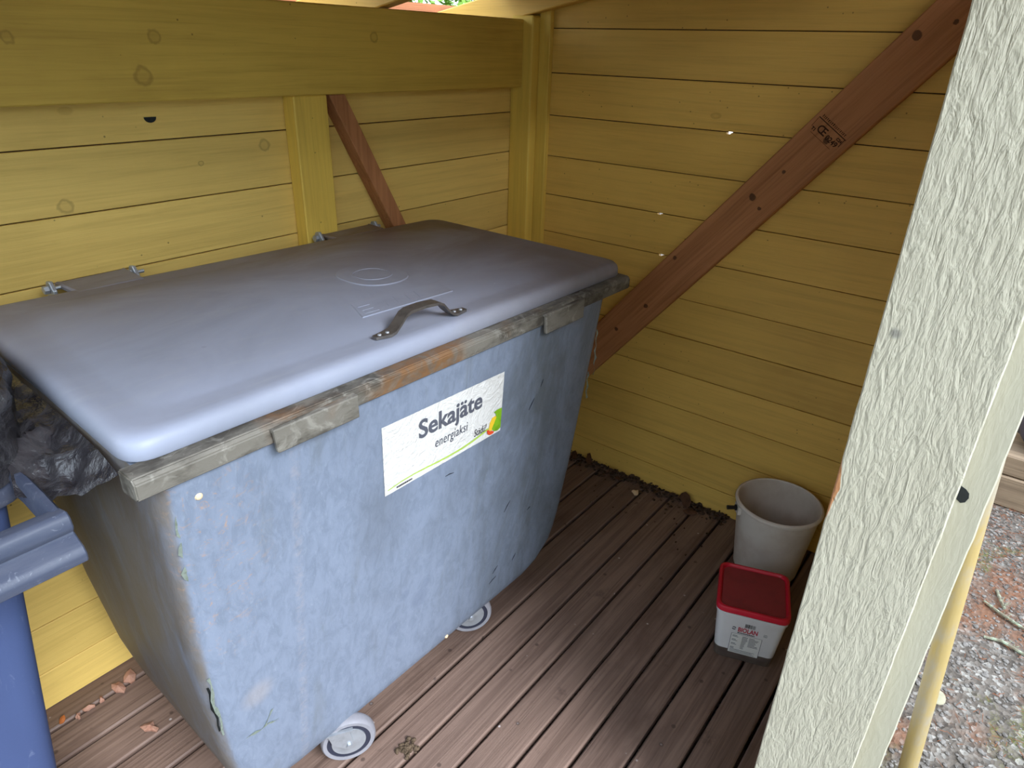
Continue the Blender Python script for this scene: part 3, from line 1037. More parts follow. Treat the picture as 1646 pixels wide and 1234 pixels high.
shred([fl_edge(0.965-0.013*i, 0.006+0.003*math.sin(i*1.9), -0.002) for i in range(12)], 0.008, M_FRAY, 'torn_edge', 0.002, 0.9)
def fr_pt(x, z, o=0.001): return Vector((x, front_y(x, z)-o, z+tz(x)))
shred([fr_pt(-1.785+0.012*i, 0.358+0.004*math.sin(i*2)-0.002*i) for i in range(7)], 0.010, M_FRAY, 'torn_patch', 0.001, 0.9)
shred([fr_pt(-1.745+0.006*i, 0.352+0.012*i) for i in range(4)], 0.005, M_FRAY, 'torn_patch', 0.001, 0.9)
for z0, n in ((0.93, 12), (0.80, 8)):
    shred([Vector((lv(z0-0.012*i)[1]-0.012+0.004*math.sin(i*2.1), lv(z0)[2]+0.002, z0-0.012*i-0.02)) for i in range(n)], 0.006, M_FRAY, 'torn_edge', 0.003, 0.9)
for (x, z, dx, dz) in ((-0.98, 0.79, 0.016, 0.03), (-1.27, 0.735, 0.028, -0.004), (-0.90, 0.42, 0.014, 0.006), (-1.015, 0.48, 0.02, 0.03), (-1.02, 0.255, 0.018, 0.02), (-0.93, 0.245, 0.012, 0.022), (-1.03, 0.22, 0.03, 0.012), (-0.945, 0.845, 0.006, 0.02)):
    bm = bmesh.new()
    bm_tube(bm, [fr_pt(x, z, 0.0006), fr_pt(x+dx*0.5, z+dz*0.5+0.002, 0.0008), fr_pt(x+dx, z+dz, 0.0006)], [0.0005, 0.0012, 0.0004], 6)
    link('scuff', bm, M_SCUFF, body)
bm = bmesh.new()
bm_lathe(bm, [(0.0065, 0), (0.005, -0.003), (0.002, -0.0045)], fr_pt(-1.815, 0.985, -0.001), 'y', 10)
link('rivet', bm, M_PALECHIP, body)
bm = bmesh.new()
bm_lathe(bm, [(0.006, 0), (0.005, -0.003), (0.002, -0.0045)], fr_pt(-1.19, 0.135, 0.0), 'y', 10)
link('rivet', bm, M_PALECHIP, body)

# castors
def castor(cx, cy, yaw):
    R = 0.066
    rot = Matrix.Rotation(yaw, 3, 'Z')
    def turn(bm):
        bmesh.ops.rotate(bm, verts=bm.verts[:], cent=(cx, cy, 0), matrix=rot)
        return bm
    bm = bmesh.new()
    for s in (-1, 1):                 # fork cheeks
        yy = cy+s*0.0215
        poly = [(cx-0.046, yy, 0.108), (cx+0.004, yy, 0.108), (cx+0.010, yy, 0.075), (cx+0.008, yy, 0.058), (cx, yy, 0.052), (cx-0.010, yy, 0.056), (cx-0.038, yy, 0.078)]
        bm_prism(bm, poly, (0, 0.0028*s, 0))
    bm_box(bm, cx-0.05, cx+0.012, cy-0.0243, cy+0.0243, 0.108, 0.112)
    fork = link('castor_fork', turn(bm), M_ZINC, cont)
    bm = bmesh.new()
    bm_lathe(bm, [(R-0.014, -0.016), (R-0.005, -0.0165), (R-0.0015, -0.012), (R, -0.005), (R, 0.005), (R-0.0015, 0.012), (R-0.005, 0.0165), (R-0.014, 0.016)], (cx, cy, R), 'y', 40, closed=True)
    link('tyre', turn(bm), M_TYRE, fork, smooth=50)
    bm = bmesh.new()
    bm_lathe(bm, [(R-0.0245, -0.0145), (R-0.0142, -0.0145), (R-0.0142, 0.0145), (R-0.0245, 0.0145)], (cx, cy, R), 'y', 40, closed=True)
    link('wheel_ring', turn(bm), M_DARKRING, fork, smooth=50)
    bm = bmesh.new()
    bm_lathe(bm, [(0.004, -0.021), (0.012, -0.0185), (0.030, -0.016), (R-0.0255, -0.0165), (R-0.0248, -0.0145), (R-0.0248, 0.0145), (0.012, 0.0185), (0.004, 0.021)], (cx, cy, R), 'y', 36)
    link('wheel_hub', turn(bm), M_ZINC, fork, smooth=40)
    bm = bmesh.new()
    bm_tube(bm, [(cx, cy-0.030, R), (cx, cy+0.030, R)], 0.0065, 6)
    link('axle_bolt', turn(bm), M_ZINC, fork)
castor(-1.532, -0.702, math.radians(-32))
castor(-1.038, -0.660, math.radians(-38))
castor(-1.50, -0.28, math.radians(20))
castor(-0.98, -0.27, math.radians(-15))

# ================================================================== WHEELED BLUE BIN
bx0 = Vector((-2.22, -0.42, 0.0))
wb = thing('wheelie_bin', bx0, 'blue plastic wheeled bin at the left edge with a black bag over its rim', 'bin')
def wq(z, grow=0.0):
    t = z/1.0
    xr = -2.075 + 0.105*t + grow; xl = -2.38 - 0.105*t - grow
    yf = -0.535 - 0.045*t - grow; yb = -0.27 + 0.10*t + grow
    return [Vector((xl, yf)), Vector((xr, yf)), Vector((xr, yb)), Vector((xl, yb))]
bm = bmesh.new()
rings = [[(p.x, p.y, z) for p in round_quad(wq(z), 0.045, 6, 4)] for z in (0.03, 0.05, 0.2, 0.4, 0.6, 0.8, 0.96)]
inner = [[(p.x, p.y, z) for p in round_quad(wq(z, -0.006), 0.04, 6, 4)] for z in (0.96, 0.6, 0.3, 0.06)]
bm_loft(bm, rings+inner)
link('body', bm, M_BLUE, wb, smooth=50)
bm = bmesh.new()
prof = [(0.0, 0.955), (0.016, 0.955), (0.019, 0.962), (0.018, 0.995), (0.012, 1.003), (0.0, 1.003)]
rings = [[(p.x, p.y, z) for p in round_quad(wq(0.98, g), 0.05, 6, 4)] for g, z in prof]
rings.append(rings[0])
bm_loft(bm, rings, False, False)
link('rim', bm, M_BLUERIM, wb, smooth=50)
# handle: stepped bar on two arms
HX0, HX1 = -2.478, -1.958
prof = [(-0.722, 0.998), (-0.752, 1.006), (-0.760, 1.000), (-0.764, 0.984), (-0.758, 0.974), (-0.768, 0.968), (-0.780, 0.962), (-0.786, 0.952), (-0.784, 0.938), (-0.726, 0.938)]
bm = prism([(HX0, a, b) for a, b in prof], (HX1-HX0, 0, 0), 0.002)
link('handle_bar', bm, M_BLUERIM, wb, smooth=30)
for s in (HX0+0.008, HX1-0.008):
    bm = bmesh.new()
    bm_loft(bm, [[(s-0.009, yy, z-h), (s+0.009, yy, z-h), (s+0.009, yy, z+h*0.6), (s+0.004, yy, z+h), (s-0.004, yy, z+h), (s-0.009, yy, z+h*0.6)] for yy, z, h in ((-0.575, 0.985, 0.018), (-0.63, 0.990, 0.020), (-0.69, 0.985, 0.022), (-0.735, 0.975, 0.026))])
    link('handle_arm', bm, M_BLUERIM, wb, smooth=40)
for s in (-1, 1):
    bm = bmesh.new()
    cx = -2.2275 + s*0.19
    bm_lathe(bm, [(0.03, -0.022), (0.088, -0.022), (0.098, -0.012), (0.098, 0.012), (0.088, 0.022), (0.03, 0.022)], (cx, -0.56, 0.098), 'x', 28)
    link('wheel', bm, M_BLACK, wb, smooth=40)

# black bag over the rim
bm = bmesh.new()
cx, cy = -2.215, -0.405
NT_, NS = 220, 26
prof = [(-0.095, 0.80), (-0.075, 0.92), (-0.06, 1.03), (-0.035, 1.105), (-0.012, 1.135), (0.012, 1.130), (0.026, 1.10), (0.032, 1.05), (0.038, 1.01), (0.042, 0.992)]
def pr(s):
    f = s*(len(prof)-1); i = min(int(f), len(prof)-2); t = f-i
    return prof[i][0]+(prof[i+1][0]-prof[i][0])*t, prof[i][1]+(prof[i+1][1]-prof[i][1])*t
g = []
outl = round_quad(wq(0.98), 0.09, 14, 40)
NTH = len(outl)
for i, p in enumerate(outl):
    a, b = outl[i-1], outl[(i+1) % NTH]
    nrm = Vector(((b-a).y, -(b-a).x)).normalized()
    row = []
    for j in range(NS+1):
        o_, z = pr(j/NS)
        q = Vector((p.x, p.y, z))
        up = max(0.0, min(1.0, (z-0.98)/0.1))
        n1 = mnoise.noise(Vector((p.x*9, p.y*9, z*6)))
        n2 = mnoise.turbulence(Vector((p.x*22, p.y*22, z*16)), 3, True)
        n3 = abs(mnoise.noise(Vector((p.x*40, p.y*40, z*11))))
        # the bag sags towards the grey container
        right = max(0.0, min(1.0, (p.x+2.05)/0.07))
        off = o_ + up*(0.016*n1 + 0.022*(n2-0.4) - 0.014*n3) + right*0.036*up
        zz = z + up*(0.022*n1 + 0.016*(n2-0.5)) + (0.010*right*up)
        row.append(bm.verts.new((p.x+nrm.x*off, p.y+nrm.y*off, zz)))
    g.append(row)
for i in range(NTH):
    for j in range(NS):
        bm.faces.new((g[i][j], g[i][j+1], g[(i+1) % NTH][j+1], g[(i+1) % NTH][j]))
# flap pulled across the gap and tucked under the container lid
fa = [(-1.985, -0.30, 1.075), (-1.972, -0.42, 1.07), (-1.968, -0.52, 1.055), (-1.972, -0.60, 1.010), (-1.985, -0.645, 0.992)]
fb = [(-1.872, -0.30, 1.055), (-1.876, -0.45, 1.052), (-1.880, -0.58, 1.049), (-1.886, -0.70, 1.046), (-1.893, -0.775, 1.040)]
def along(pts, t):
    f = t*(len(pts)-1); i = min(int(f), len(pts)-2); t = f-i
    return Vector(pts[i]).lerp(Vector(pts[i+1]), t)
NA, NB = 48, 18
g = []
for i in range(NA+1):
    a, b = along(fa, i/NA), along(fb, i/NA)
    row = []
    for j in range(NB+1):
        t = j/NB
        p = a.lerp(b, t)
        mid = math.sin(math.pi*t)
        p.z += -0.022*mid + mid*(0.020*mnoise.noise(Vector((p.x*30, p.y*22, 1)))+0.010*mnoise.noise(Vector((p.x*70, p.y*60, 4))))
        row.append(bm.verts.new(p))
    g.append(row)
for i in range(NA):
    for j in range(NB):
        bm.faces.new((g[i][j], g[i][j+1], g[i+1][j+1], g[i+1][j]))
bag = origin_obj('bin_bag', bm, M_BAG, (-2.215, -0.405, 0.80), smooth=60)
tag(bag, 'crumpled shiny black bag draped over the rim of the blue bin', 'bag')

# ================================================================== BUCKET
bc = Vector((-0.172, -1.252, 0.0))
bk = thing('bucket', bc, 'empty off-white round plastic bucket in the corner behind the red-lidded pail', 'bucket')
bm = bmesh.new()
bm_lathe(bm, [(0.100, 0.0), (0.104, 0.003), (0.132, 0.262), (0.1285, 0.262), (0.101, 0.008), (0.02, 0.006)], bc, seg=56)
link('body', bm, M_BUCKET, bk, smooth=40)
bm = bmesh.new()
bm_lathe(bm, [(0.1285, 0.252), (0.137, 0.252), (0.139, 0.257), (0.137, 0.264), (0.131, 0.266), (0.1285, 0.263)], bc, seg=56, closed=True)
link('rim', bm, M_BUCKET, bk, smooth=60)
a = math.radians(128)
dv = Vector((math.cos(a), math.sin(a), 0))
bm = bmesh.new()
p = bc+dv*0.134+Vector((0, 0, 0.236))
bm_tube(bm, [p, p+dv*0.008, p+dv*0.009, p+dv*0.034], [0.010, 0.010, 0.0065, 0.0075], 10)
link('handle_stub', bm, M_BLACK, bk, smooth=30)
bm = bmesh.new()
sd_ = Vector((-dv.y, dv.x, 0))
p = bc+dv*0.127+Vector((0, 0, 0.233))
bm_loft(bm, [[p+sd_*s*w_+Vector((0, 0, h)) + dv*o for s, h in ((-1, -0.014), (1, -0.014), (1, 0.016), (-1, 0.016))] for o, w_ in ((0.0, 0.02), (0.010, 0.018))])
link('handle_lug', bm, M_BUCKET, bk)

# ================================================================== RED-LIDDED PAIL
pc = Vector((-0.557, -1.322, 0.0))
pa = math.radians(19.5)
pu, pv = Vector((math.cos(pa), math.sin(pa), 0)), Vector((math.sin(pa), -math.cos(pa), 0))   # pu away from the label side, pv to the right
pail = thing('lidded_pail', pc, 'small square white plastic pail with a red lid and a printed label', 'pail')
def pquad(h):
    q = [pc-pu*h-pv*h, pc-pu*h+pv*h, pc+pu*h+pv*h, pc+pu*h-pv*h]
    return [Vector((a.x, a.y)) for a in q]
def ring(h, r, z): return [(p.x, p.y, z) for p in round_quad(pquad(h), r, 6, 3)]
bm = bmesh.new()
bm_loft(bm, [ring(0.076, 0.02, 0.0), ring(0.079, 0.022, 0.003), ring(0.0825, 0.022, 0.040)])
link('base_band', bm, M_BAND, pail, smooth=40)
bm = bmesh.new()
bm_loft(bm, [ring(0.0827, 0.022, 0.040), ring(0.0935, 0.024, 0.172), ring(0.0965, 0.026, 0.174), ring(0.0965, 0.026, 0.182)])
link('body', bm, M_PAIL, pail, smooth=40)
bm = bmesh.new()
bm_loft(bm, [ring(0.0965, 0.026, 0.184), ring(0.099, 0.028, 0.186), ring(0.099, 0.028, 0.198), ring(0.097, 0.027, 0.202), ring(0.092, 0.025, 0.203), ring(0.0885, 0.024, 0.200), ring(0.087, 0.022, 0.1945), ring(0.03, 0.010, 0.1945)])
plid = link('lid', bm, M_REDRIM, pail, smooth=40)
bm = bmesh.new()
bm_loft(bm, [ring(0.086, 0.022, 0.1946), ring(0.0855, 0.022, 0.1956), ring(0.02, 0.008, 0.196)])
link('lid_panel', bm, M_REDTOP, plid, smooth=40)
# printed side: faces -pu
def pmap(off):
    def f(u, v):                      # u across -1..1 left to right seen from outside, v height in m
        h = 0.0825 + (v-0.040)/0.132*0.011
        return pc - pu*(h+off) + pv*(u*0.08) + Vector((0, 0, v))
    return f
def pprint(rects, mat, name, off=0.0006):
    bm = bmesh.new()
    f = pmap(off)
    for a, b, c, d in rects:
        map2d(bm, [(a, c), (b, c), (b, d), (a, d)], [(0, 1, 2, 3)], f)
    return link(name, bm, mat, pail)
rs = []
u = -0.16
while u < 0.19:
    w_ = random.choice((0.008, 0.014, 0.022)); rs.append((u, u+w_, 0.139, 0.154)); u += w_+random.choice((0.008, 0.012))
pprint(rs, M_INKDARK, 'barcode')
vs_, fs, wd = text_flat('BIOLAN', 1.0, 0.03)
bm = bmesh.new(); map2d(bm, [(-0.36+a/wd*0.66, 0.119+b*0.0165/0.7) for a, b in vs_], fs, pmap(0.0006))
link('brand_lettering', bm, M_INKRED, pail)
rs = []
u = -0.36
while u < 0.2:
    w_ = random.uniform(0.03, 0.06); rs.append((u, min(u+w_, 0.22), 0.1115, 0.1155)); u += w_+0.012
pprint(rs, M_INKDARK, 'small_print')
bm = bmesh.new()
f = pmap(0.0006)
for t0, t1, m in ((0.3, 2.6, 0), (3.4, 5.8, 0)):
    o_, i_ = [], []
    for j in range(9):
        t = t0+(t1-t0)*j/8
        o_.append((-0.50+0.075*math.cos(t), 0.128+0.0062*math.sin(t))); i_.append((-0.50+0.035*math.cos(t), 0.128+0.0028*math.sin(t)))
    map2d(bm, o_+i_[::-1], [tuple(range(18))], f)
link('round_logo', bm, M_INKDARK, pail)
pprint([(-0.55, -0.535, 0.032, 0.108), (0.48, 0.495, 0.032, 0.108), (-0.55, 0.495, 0.1075, 0.1085)], M_INK, 'label_frame', 0.0009)
pprint([(-0.535, 0.48, 0.030, 0.1075)], M_PAPER, 'info_label', 0.0005)
rs = []
for k in range(4):
    z = 0.099-k*0.016
    rs += [(-0.49, -0.49+random.uniform(0.12, 0.24), z, z+0.0022), (-0.49, -0.49+random.uniform(0.1, 0.2), z-0.004, z-0.0022)]
for k in range(11):
    z = 0.100-k*0.0048
    rs += [(-0.16, -0.16+random.uniform(0.10, 0.20), z, z+0.002)]
    if k < 8: rs += [(0.07, 0.07+random.uniform(0.15, 0.36), z, z+0.002)]
for k in range(3):
    z = 0.043-k*0.0045
    rs += [(-0.49, 0.4-random.random()*0.2, z, z+0.0016)]
pprint(rs, M_INK, 'info_text', 0.0008)
pprint([(0.50, 0.62, 0.128, 0.1295), (0.49, 0.63, 0.124, 0.1255), (0.50, 0.62, 0.120, 0.1215)], M_INK, 'recycling_mark')

# ================================================================== OUTSIDE, RIGHT
def pole_mat():
    k = NT('faded_yellow_pole')
    a = k.noise(k.coord((9, 9, 4)), 1, 5, 0.65)
    f = k.noise(k.coord((80, 80, 20)), 1, 4)
    col = k.mix(k.range(a, 0.42, 0.62, 0, 0.75), lin(164, 142, 92), lin(150, 143, 132))
    return k.done(col, 0.7, k.bump(f, 0.3, 0.003), spec=0.3)
bm = bmesh.new()
bm_tube(bm, [(-0.60, -1.8135, GZ), (-0.60, -1.752, 0.553), (-0.60, -1.716, 1.0), (-0.60, -1.652, 1.80)], [0.021, 0.021, 0.020, 0.019], 16)
pole = origin_obj('pole', bm, pole_mat(), (-0.60, -1.8135, GZ), smooth=50)
tag(pole, 'faded yellow round pole leaning outside behind the white post', 'pole')

# neighbouring platform: two stacked sleepers, yellow wall and dark bag
for i, (z0, z1, x0, lab) in enumerate(((GZ, -0.052, 1.15, 'lower weathered timber sleeper lying on the gravel at far right'), (-0.048, 0.046, 1.156, 'upper weathered timber sleeper under the dark sack at far right'))):
    s = origin_obj('timber_sleeper', box(x0, x0+0.12, -3.2, -1.3, z0, z1, bevel=0.006), M_SLEEPER, (x0, -2.0, z0))
    tag(s, lab, 'timber', 'stacked sleepers')
bm = bmesh.new()
bm_box(bm, 1.96, 1.98, -3.4, -1.2, GZ, 1.4)
wfar = link('wall_neighbour', bm, M_TONGUE)
wfar['kind'] = 'structure'
for i in range(11):
    z = GZ+i*0.14
    link('board', box(1.94, 1.96, -3.4, -1.2, z+0.0015, z+0.1385), M_YY, wfar)
bm = bmesh.new()
bmesh.ops.create_icosphere(bm, subdivisions=4, radius=1)
for v in bm.verts:
    d = v.co.copy()
    n = 0.20*mnoise.noise(d*1.7+Vector((3, 1, 0)))+0.10*abs(mnoise.noise(d*4.5))
    v.co = Vector((d.x*0.24, d.y*0.24, max(-0.10, d.z*0.20)))*(1+n)
bmesh.ops.translate(bm, verts=bm.verts[:], vec=(1.40, -2.06, 0.175))
sack = origin_obj('sack', bm, plain('dark_sack_film', lin(44, 46, 66), 0.35, 0, 0.5, 0.15, 10, 0.5), (1.40, -2.06, 0.05), smooth=60)
tag(sack, 'dark sack lying on the sleepers at the far right edge', 'sack')
s = origin_obj('deck_plank', box(1.28, 1.94, -3.2, -1.3, -0.01, 0.028, bevel=0.004), M_SLEEPER, (1.5, -2.0, -0.01))
tag(s, 'weathered deck behind the sleepers by the far yellow wall', 'deck')
s = origin_obj('deck_support', box(1.36, 1.90, -3.1, -1.4, GZ, -0.011), M_JOIST, (1.6, -2.0, GZ))
tag(s, 'dark timber base under the far deck', 'timber')

# gravel stones and needles
bm = bmesh.new()
for i in range(2600):
    x = random.uniform(-0.75, 1.14); yy = random.uniform(-2.35, -1.70)
    r = random.choice((0.003, 0.004, 0.005, 0.006, 0.008))*random.uniform(0.7, 1.2)
    m = Matrix.Translation((x, yy, GZ+r*0.25)) @ Matrix.Rotation(random.random()*6, 4, 'Z') @ Matrix.Diagonal((r*random.uniform(.8, 1.5), r, r*0.7, 1))
    bmesh.ops.create_icosphere(bm, subdivisions=1, radius=1, matrix=m)
gs = link('gravel', bm, M_STONE)
tag(gs, 'small grey gravel stones scattered outside the post', 'gravel', kind='stuff')
bm = bmesh.new()
for i in range(1500):
    t = random.random()
    x = random.gauss(0.75, 0.28) if t < 0.7 else random.uniform(-0.6, 1.1)
    yy = random.uniform(-2.3, -1.72)
    a = random.random()*math.pi; l = random.uniform(0.012, 0.03)
    dv = Vector((math.cos(a), math.sin(a), random.uniform(-.1, .25)))*l
    p = Vector((min(x, 1.13), yy, GZ+0.005+random.random()*0.006))
    s_ = Vector((-dv.y, dv.x, 0)).normalized()*0.0007
    q = [p-s_, p+s_, p+dv+s_, p+dv-s_]
    vs4 = [bm.verts.new(c) for c in q] + [bm.verts.new(p+dv*0.5+Vector((0, 0, 0.0016)))]
    for a_, b_ in ((0, 1), (1, 2), (2, 3), (3, 0)):
        bm.faces.new((vs4[a_], vs4[b_], vs4[4]))
nd = link('pine_needles', bm, M_NEEDLE)
tag(nd, 'reddish brown pine needles lying on the gravel', 'needles', kind='stuff')
tw = [([(0.40, -1.90, GZ+0.006), (0.36, -1.95, GZ+0.012), (0.33, -2.02, GZ+0.010), (0.30, -2.10, GZ+0.008)], 'long lichen-covered twig on the gravel'),
      ([(0.20, -1.92, GZ+0.006), (0.21, -1.97, GZ+0.011), (0.19, -2.04, GZ+0.009)], 'shorter twig lying nearer to the pole on the gravel'),
      ([(0.50, -1.93, GZ+0.006), (0.44, -1.945, GZ+0.012), (0.40, -1.962, GZ+0.010)], 'pale stubby lichen twig farther out on the gravel')]
for pts, lab in tw:
    bm = bmesh.new()
    bm_tube(bm, pts, [0.005, 0.006, 0.0055, 0.003][:len(pts)], 7)
    for j in range(5):
        p = Vector(pts[1]).lerp(Vector(pts[-1]), random.random())
        bm_tube(bm, [p, p+Vector((random.uniform(-.02, .02), random.uniform(-.02, .02), 0.012))], [0.003, 0.0015], 5)
    o = origin_obj('twig', bm, M_TWIG, pts[0], smooth=50)
    tag(o, lab, 'twig', 'twigs on the gravel')
bm = bmesh.new()
pts = [(0.03*math.cos(t)*(1 if math.cos(t) > 0 else 0.8), 0.022*math.sin(t)) for t in [2*math.pi*i/14 for i in range(14)]]
bm_prism(bm, [(-0.19+a, -1.838+b, GZ+0.008+0.15*a) for a, b in pts], (0, 0, 0.003))
o = origin_obj('fallen_leaf', bm, plain('pale_fallen_leaf', lin(160, 154, 130), 0.8), (-0.19, -1.838, GZ+0.006)); tag(o, 'pale round leaf on the gravel beside the yellow pole', 'leaf')

# shrubs behind the shelter, seen as green through the eaves
def shrub(x, yy, h, r, lab):
    root = thing('shrub', (x, yy, GZ), lab, 'shrub', 'shrubs behind the shelter')
    bm = bmesh.new()
    for j in range(5):
        a = j*1.26
        bm_tube(bm, [(x, yy, GZ), (x+0.12*math.cos(a), yy+0.12*math.sin(a), GZ+h*0.4), (x+r*0.5*math.cos(a), yy+r*0.5*math.sin(a), GZ+h*0.75)], [0.02, 0.015, 0.006], 6)
    link('stems', bm, M_BARK, root)
    bm = bmesh.new()
    for j in range(3600):
        u_, v_, w_ = random.gauss(0, .5), random.gauss(0, .5), random.gauss(0, .45)
        p = Vector((x+u_*r, yy+v_*r, GZ+h*(0.6+0.4*w_)))
        if p.z < GZ+0.05: p.z = GZ+0.05
        a = Vector((random.uniform(-1, 1), random.uniform(-1, 1), random.uniform(-.6, .6))).normalized()*0.045
        b = a.cross(Vector((random.uniform(-1, 1), random.uniform(-1, 1), 1))).normalized()*0.018
        bm.faces.new([bm.verts.new(c) for c in (p-a, p+b, p+a, p-b)])
    lf = link('foliage', bm, M_GREEN, root)
    lf['kind'] = 'stuff'
shrub(2.1, 2.3, 2.7, 0.8, 'leafy green shrub behind the shelter showing under the eaves near the corner')
shrub(-1.6, 2.9, 2.6, 0.85, 'leafy green shrub behind the shelter further left under the eaves')

# added unseen hedges, left and in front, that block the low sky
def added_hedge(x0, y0, x1, y1, h, w_, lab):
    d_ = Vector((x1-x0, y1-y0, 0)); L_ = d_.length; d_.normalize(); n_ = Vector((-d_.y, d_.x, 0))
    root = thing('added_hedge', ((x0+x1)/2, (y0+y1)/2, GZ), lab, 'added_hedge', 'added hedges around the yard')
    bm = bmesh.new()
    k_ = int(L_/0.7)
    for j in range(k_+1):
        p = Vector((x0, y0, GZ)) + d_*(L_*j/k_)
        bm_tube(bm, [p, p+Vector((random.uniform(-.1, .1), random.uniform(-.1, .1), h*0.55)), p+Vector((random.uniform(-.2, .2), random.uniform(-.2, .2), h*0.92))], [0.05, 0.035, 0.01], 6)
    link('trunks', bm, M_BARK, root)
    vs_, fs = [], []
    for j in range(int(L_*h*330)):
        p = Vector((x0, y0, GZ)) + d_*(random.random()*L_) + n_*(random.gauss(0, 0.33)*w_) + Vector((0, 0, 0.05+random.random()**0.85*h*(0.92+0.1*random.random())))
        a = Vector((random.uniform(-1, 1), random.uniform(-1, 1), random.uniform(-1, 1))).normalized()*0.085
        b = a.cross(Vector((random.uniform(-1, 1), random.uniform(-1, 1), 1))).normalized()*0.045
        i0 = len(vs_)
        vs_ += [p-a, p+b, p+a, p-b]; fs.append((i0, i0+1, i0+2, i0+3))
    me = bpy.data.meshes.new('foliage')
    me.from_pydata([v-root.location for v in vs_], [], fs)
    me.materials.append(M_GREEN)
    o = bpy.data.objects.new('foliage', me); COL.objects.link(o); o.parent = root; o['kind'] = 'stuff'
added_hedge(-7.0, -6.5, -7.0, 3.0, 3.2, 0.9, 'added tall leafy screen, unseen, blocking low sky left of the shelter')
added_hedge(-6.2, -7.2, 4.5, -7.2, 3.2, 0.9, 'added tall leafy screen, unseen, blocking low sky in front of the shelter')

# ================================================================== FLOOR LITTER
def flake(name, pos, size, mat, lab, cat, group=None, tilt=0.2, seed=0, thick=0.003, asp=0.65, lump=0.3):
    rnd = random.Random(seed)
    bm = bmesh.new()
    n = 9
    ring_ = []
    for i in range(n):
        t = 2*math.pi*i/n
        r = size*(1+lump*rnd.uniform(-1, 1))
        ring_.append(Vector((r*math.cos(t), r*asp*math.sin(t), 0)))
    m = Matrix.Rotation(rnd.random()*6.28, 3, 'Z') @ Matrix.Rotation(tilt, 3, 'X')
    mz = min((m @ p).z for p in ring_)
    top = [bm.verts.new(Vector(pos)+(m @ p)+Vector((0, 0, -mz+thick))) for p in ring_]
    bot = [bm.verts.new(Vector(pos)+(m @ p)*0.92+Vector((0, 0, -mz*0.98))) for p in ring_]
    c = bm.verts.new(Vector(pos)+Vector((0, 0, -mz+thick*2.2)))
    for i in range(n):
        j = (i+1) % n
        bm.faces.new((top[i], top[j], c)); bm.faces.new((top[i], bot[i], bot[j], top[j]))
    bm.faces.new(bot[::-1])
    bmesh.ops.recalc_face_normals(bm, faces=bm.faces[:])
    o = origin_obj(name, bm, mat, pos)
    return tag(o, lab, cat, group)

# litter that nobody could count, along the foot of the right wall
bm = bmesh.new()
for i in range(420):
    yy = -0.2 - random.random()*0.86
    x = -abs(random.gauss(0, 0.030)) - 0.004
    r = random.uniform(0.002, 0.008)
    m = Matrix.Translation((x, yy, 0.001+r*0.5+max(0, 0.012+x*0.3)*random.random())) @ Matrix.Rotation(random.random()*6, 4, 'Z') @ Matrix.Rotation(random.random()*2, 4, 'X') @ Matrix.Diagonal((r*1.5, r, r*0.5, 1))
    bmesh.ops.create_icosphere(bm, subdivisions=1, radius=1, matrix=m)
for i in range(30):
    yy = -0.3 - random.random()*0.75; x = -random.random()*0.30-0.03
    r = random.uniform(0.0015, 0.004)
    bmesh.ops.create_icosphere(bm, subdivisions=1, radius=1, matrix=Matrix.Translation((x, yy, r*0.4)) @ Matrix.Diagonal((r*1.6, r, r*0.5, 1)))
lt = link('litter', bm, M_LITTER)
tag(lt, 'dark crumbs and soil swept along the foot of the right wall', 'litter', kind='stuff')
G = 'dry leaves at the foot of the right wall'
flake('dry_leaf', (-0.026, -0.445, 0.001), 0.030, M_DRYLEAF, 'curled dark leaf standing against the right wall nearest the container', 'leaf', G, 1.0, 1)
flake('dry_leaf', (-0.026, -0.372, 0.001), 0.026, M_DRYLEAF, 'dark leaf half hidden behind the container edge at the right wall', 'leaf', G, 0.7, 2)
flake('dry_leaf', (-0.028, -0.565, 0.001), 0.024, M_DRYLEAF, 'dark curled leaf by the wall left of the pale chip', 'leaf', G, 0.9, 3)
flake('dry_leaf', (-0.052, -0.600, 0.001), 0.018, M_DRYLEAF, 'small flat leaf on the boards just left of the pale chip', 'leaf', G, 0.25, 4)
flake('dry_leaf', (-0.034, -0.888, 0.001), 0.034, M_DRYLEAF, 'large upright dark leaf against the wall left of the bucket', 'leaf', G, 1.1, 5)
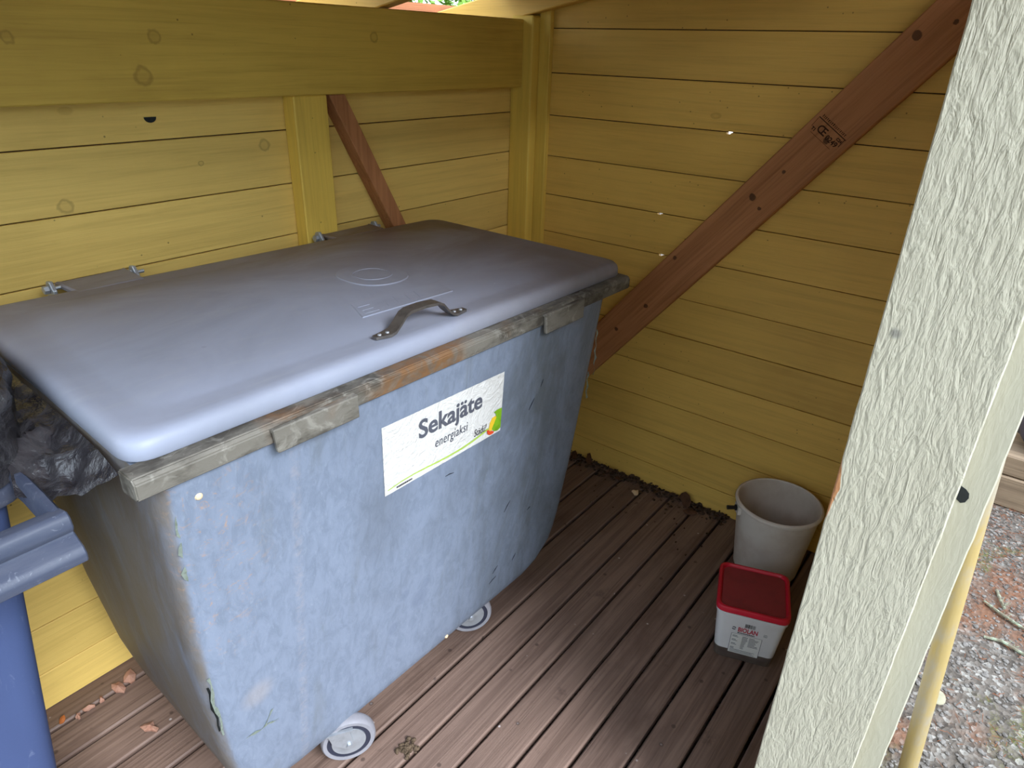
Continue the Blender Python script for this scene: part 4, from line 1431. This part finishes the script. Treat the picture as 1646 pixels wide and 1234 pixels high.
flake('dry_leaf', (-0.070, -0.925, 0.001), 0.024, M_DRYLEAF, 'flat leaf lying in front of the large upright leaf', 'leaf', G, 0.2, 6)
flake('dry_leaf', (-0.040, -0.770, 0.001), 0.020, M_DRYLEAF, 'small curled leaf by the wall right of the pale chip', 'leaf', G, 0.6, 8)
flake('wood_chip', (-0.092, -0.705, 0.001), 0.020, M_PALECHIP, 'pale beige chip on the floor by the right wall', 'chip', None, 0.15, 9, 0.004)
# soil clod near the front castor
bm = bmesh.new()
rnd = random.Random(5)
for i in range(90):
    r = rnd.uniform(0.002, 0.006)
    a, q = rnd.random()*6.28, abs(rnd.gauss(0, 0.011))
    bmesh.ops.create_icosphere(bm, subdivisions=1, radius=1, matrix=Matrix.Translation((-1.435+q*math.cos(a)*1.1, -0.802+q*math.sin(a), r*0.6)) @ Matrix.Rotation(rnd.random()*6, 4, 'Z') @ Matrix.Diagonal((r*1.4, r, r*0.8, 1)))
cl = origin_obj('soil_clod', bm, M_SOIL, (-1.435, -0.802, 0)); tag(cl, 'crumbly brown soil clod on the deck beside the near castor', 'soil')
# pinkish flakes along the foot of the back wall
GP = 'pinkish flakes under the back wall'
for i, (x, yy, s_, lab) in enumerate(((-1.765, -0.066, 0.022, 'pinkish flake by the back wall nearest the container'), (-1.800, -0.076, 0.024, 'largest pinkish flake lying over the first floor joint'), (-1.845, -0.080, 0.010, 'small pinkish flake in the middle of the first floor joint'),
                                      (-1.875, -0.080, 0.013, 'rounded pinkish flake in the first joint by the blue bin'), (-1.905, -0.084, 0.010, 'smallest pinkish flake in the first joint by the blue bin'), (-1.805, -0.258, 0.022, 'lone pinkish flake on the deck in front of the others'))):
    flake('bark_flake', (x, yy, 0.0005), s_, M_PINK, lab, 'flake', GP, 0.12, 20+i, 0.006, 0.55, 0.4)
flake('orange_leaf', (-1.935, -0.068, 0.0005), 0.014, plain('orange_leaf_mat', lin(176, 98, 44), 0.7), 'small orange leaf against the blue bin on the floor', 'leaf', None, 0.5, 31)
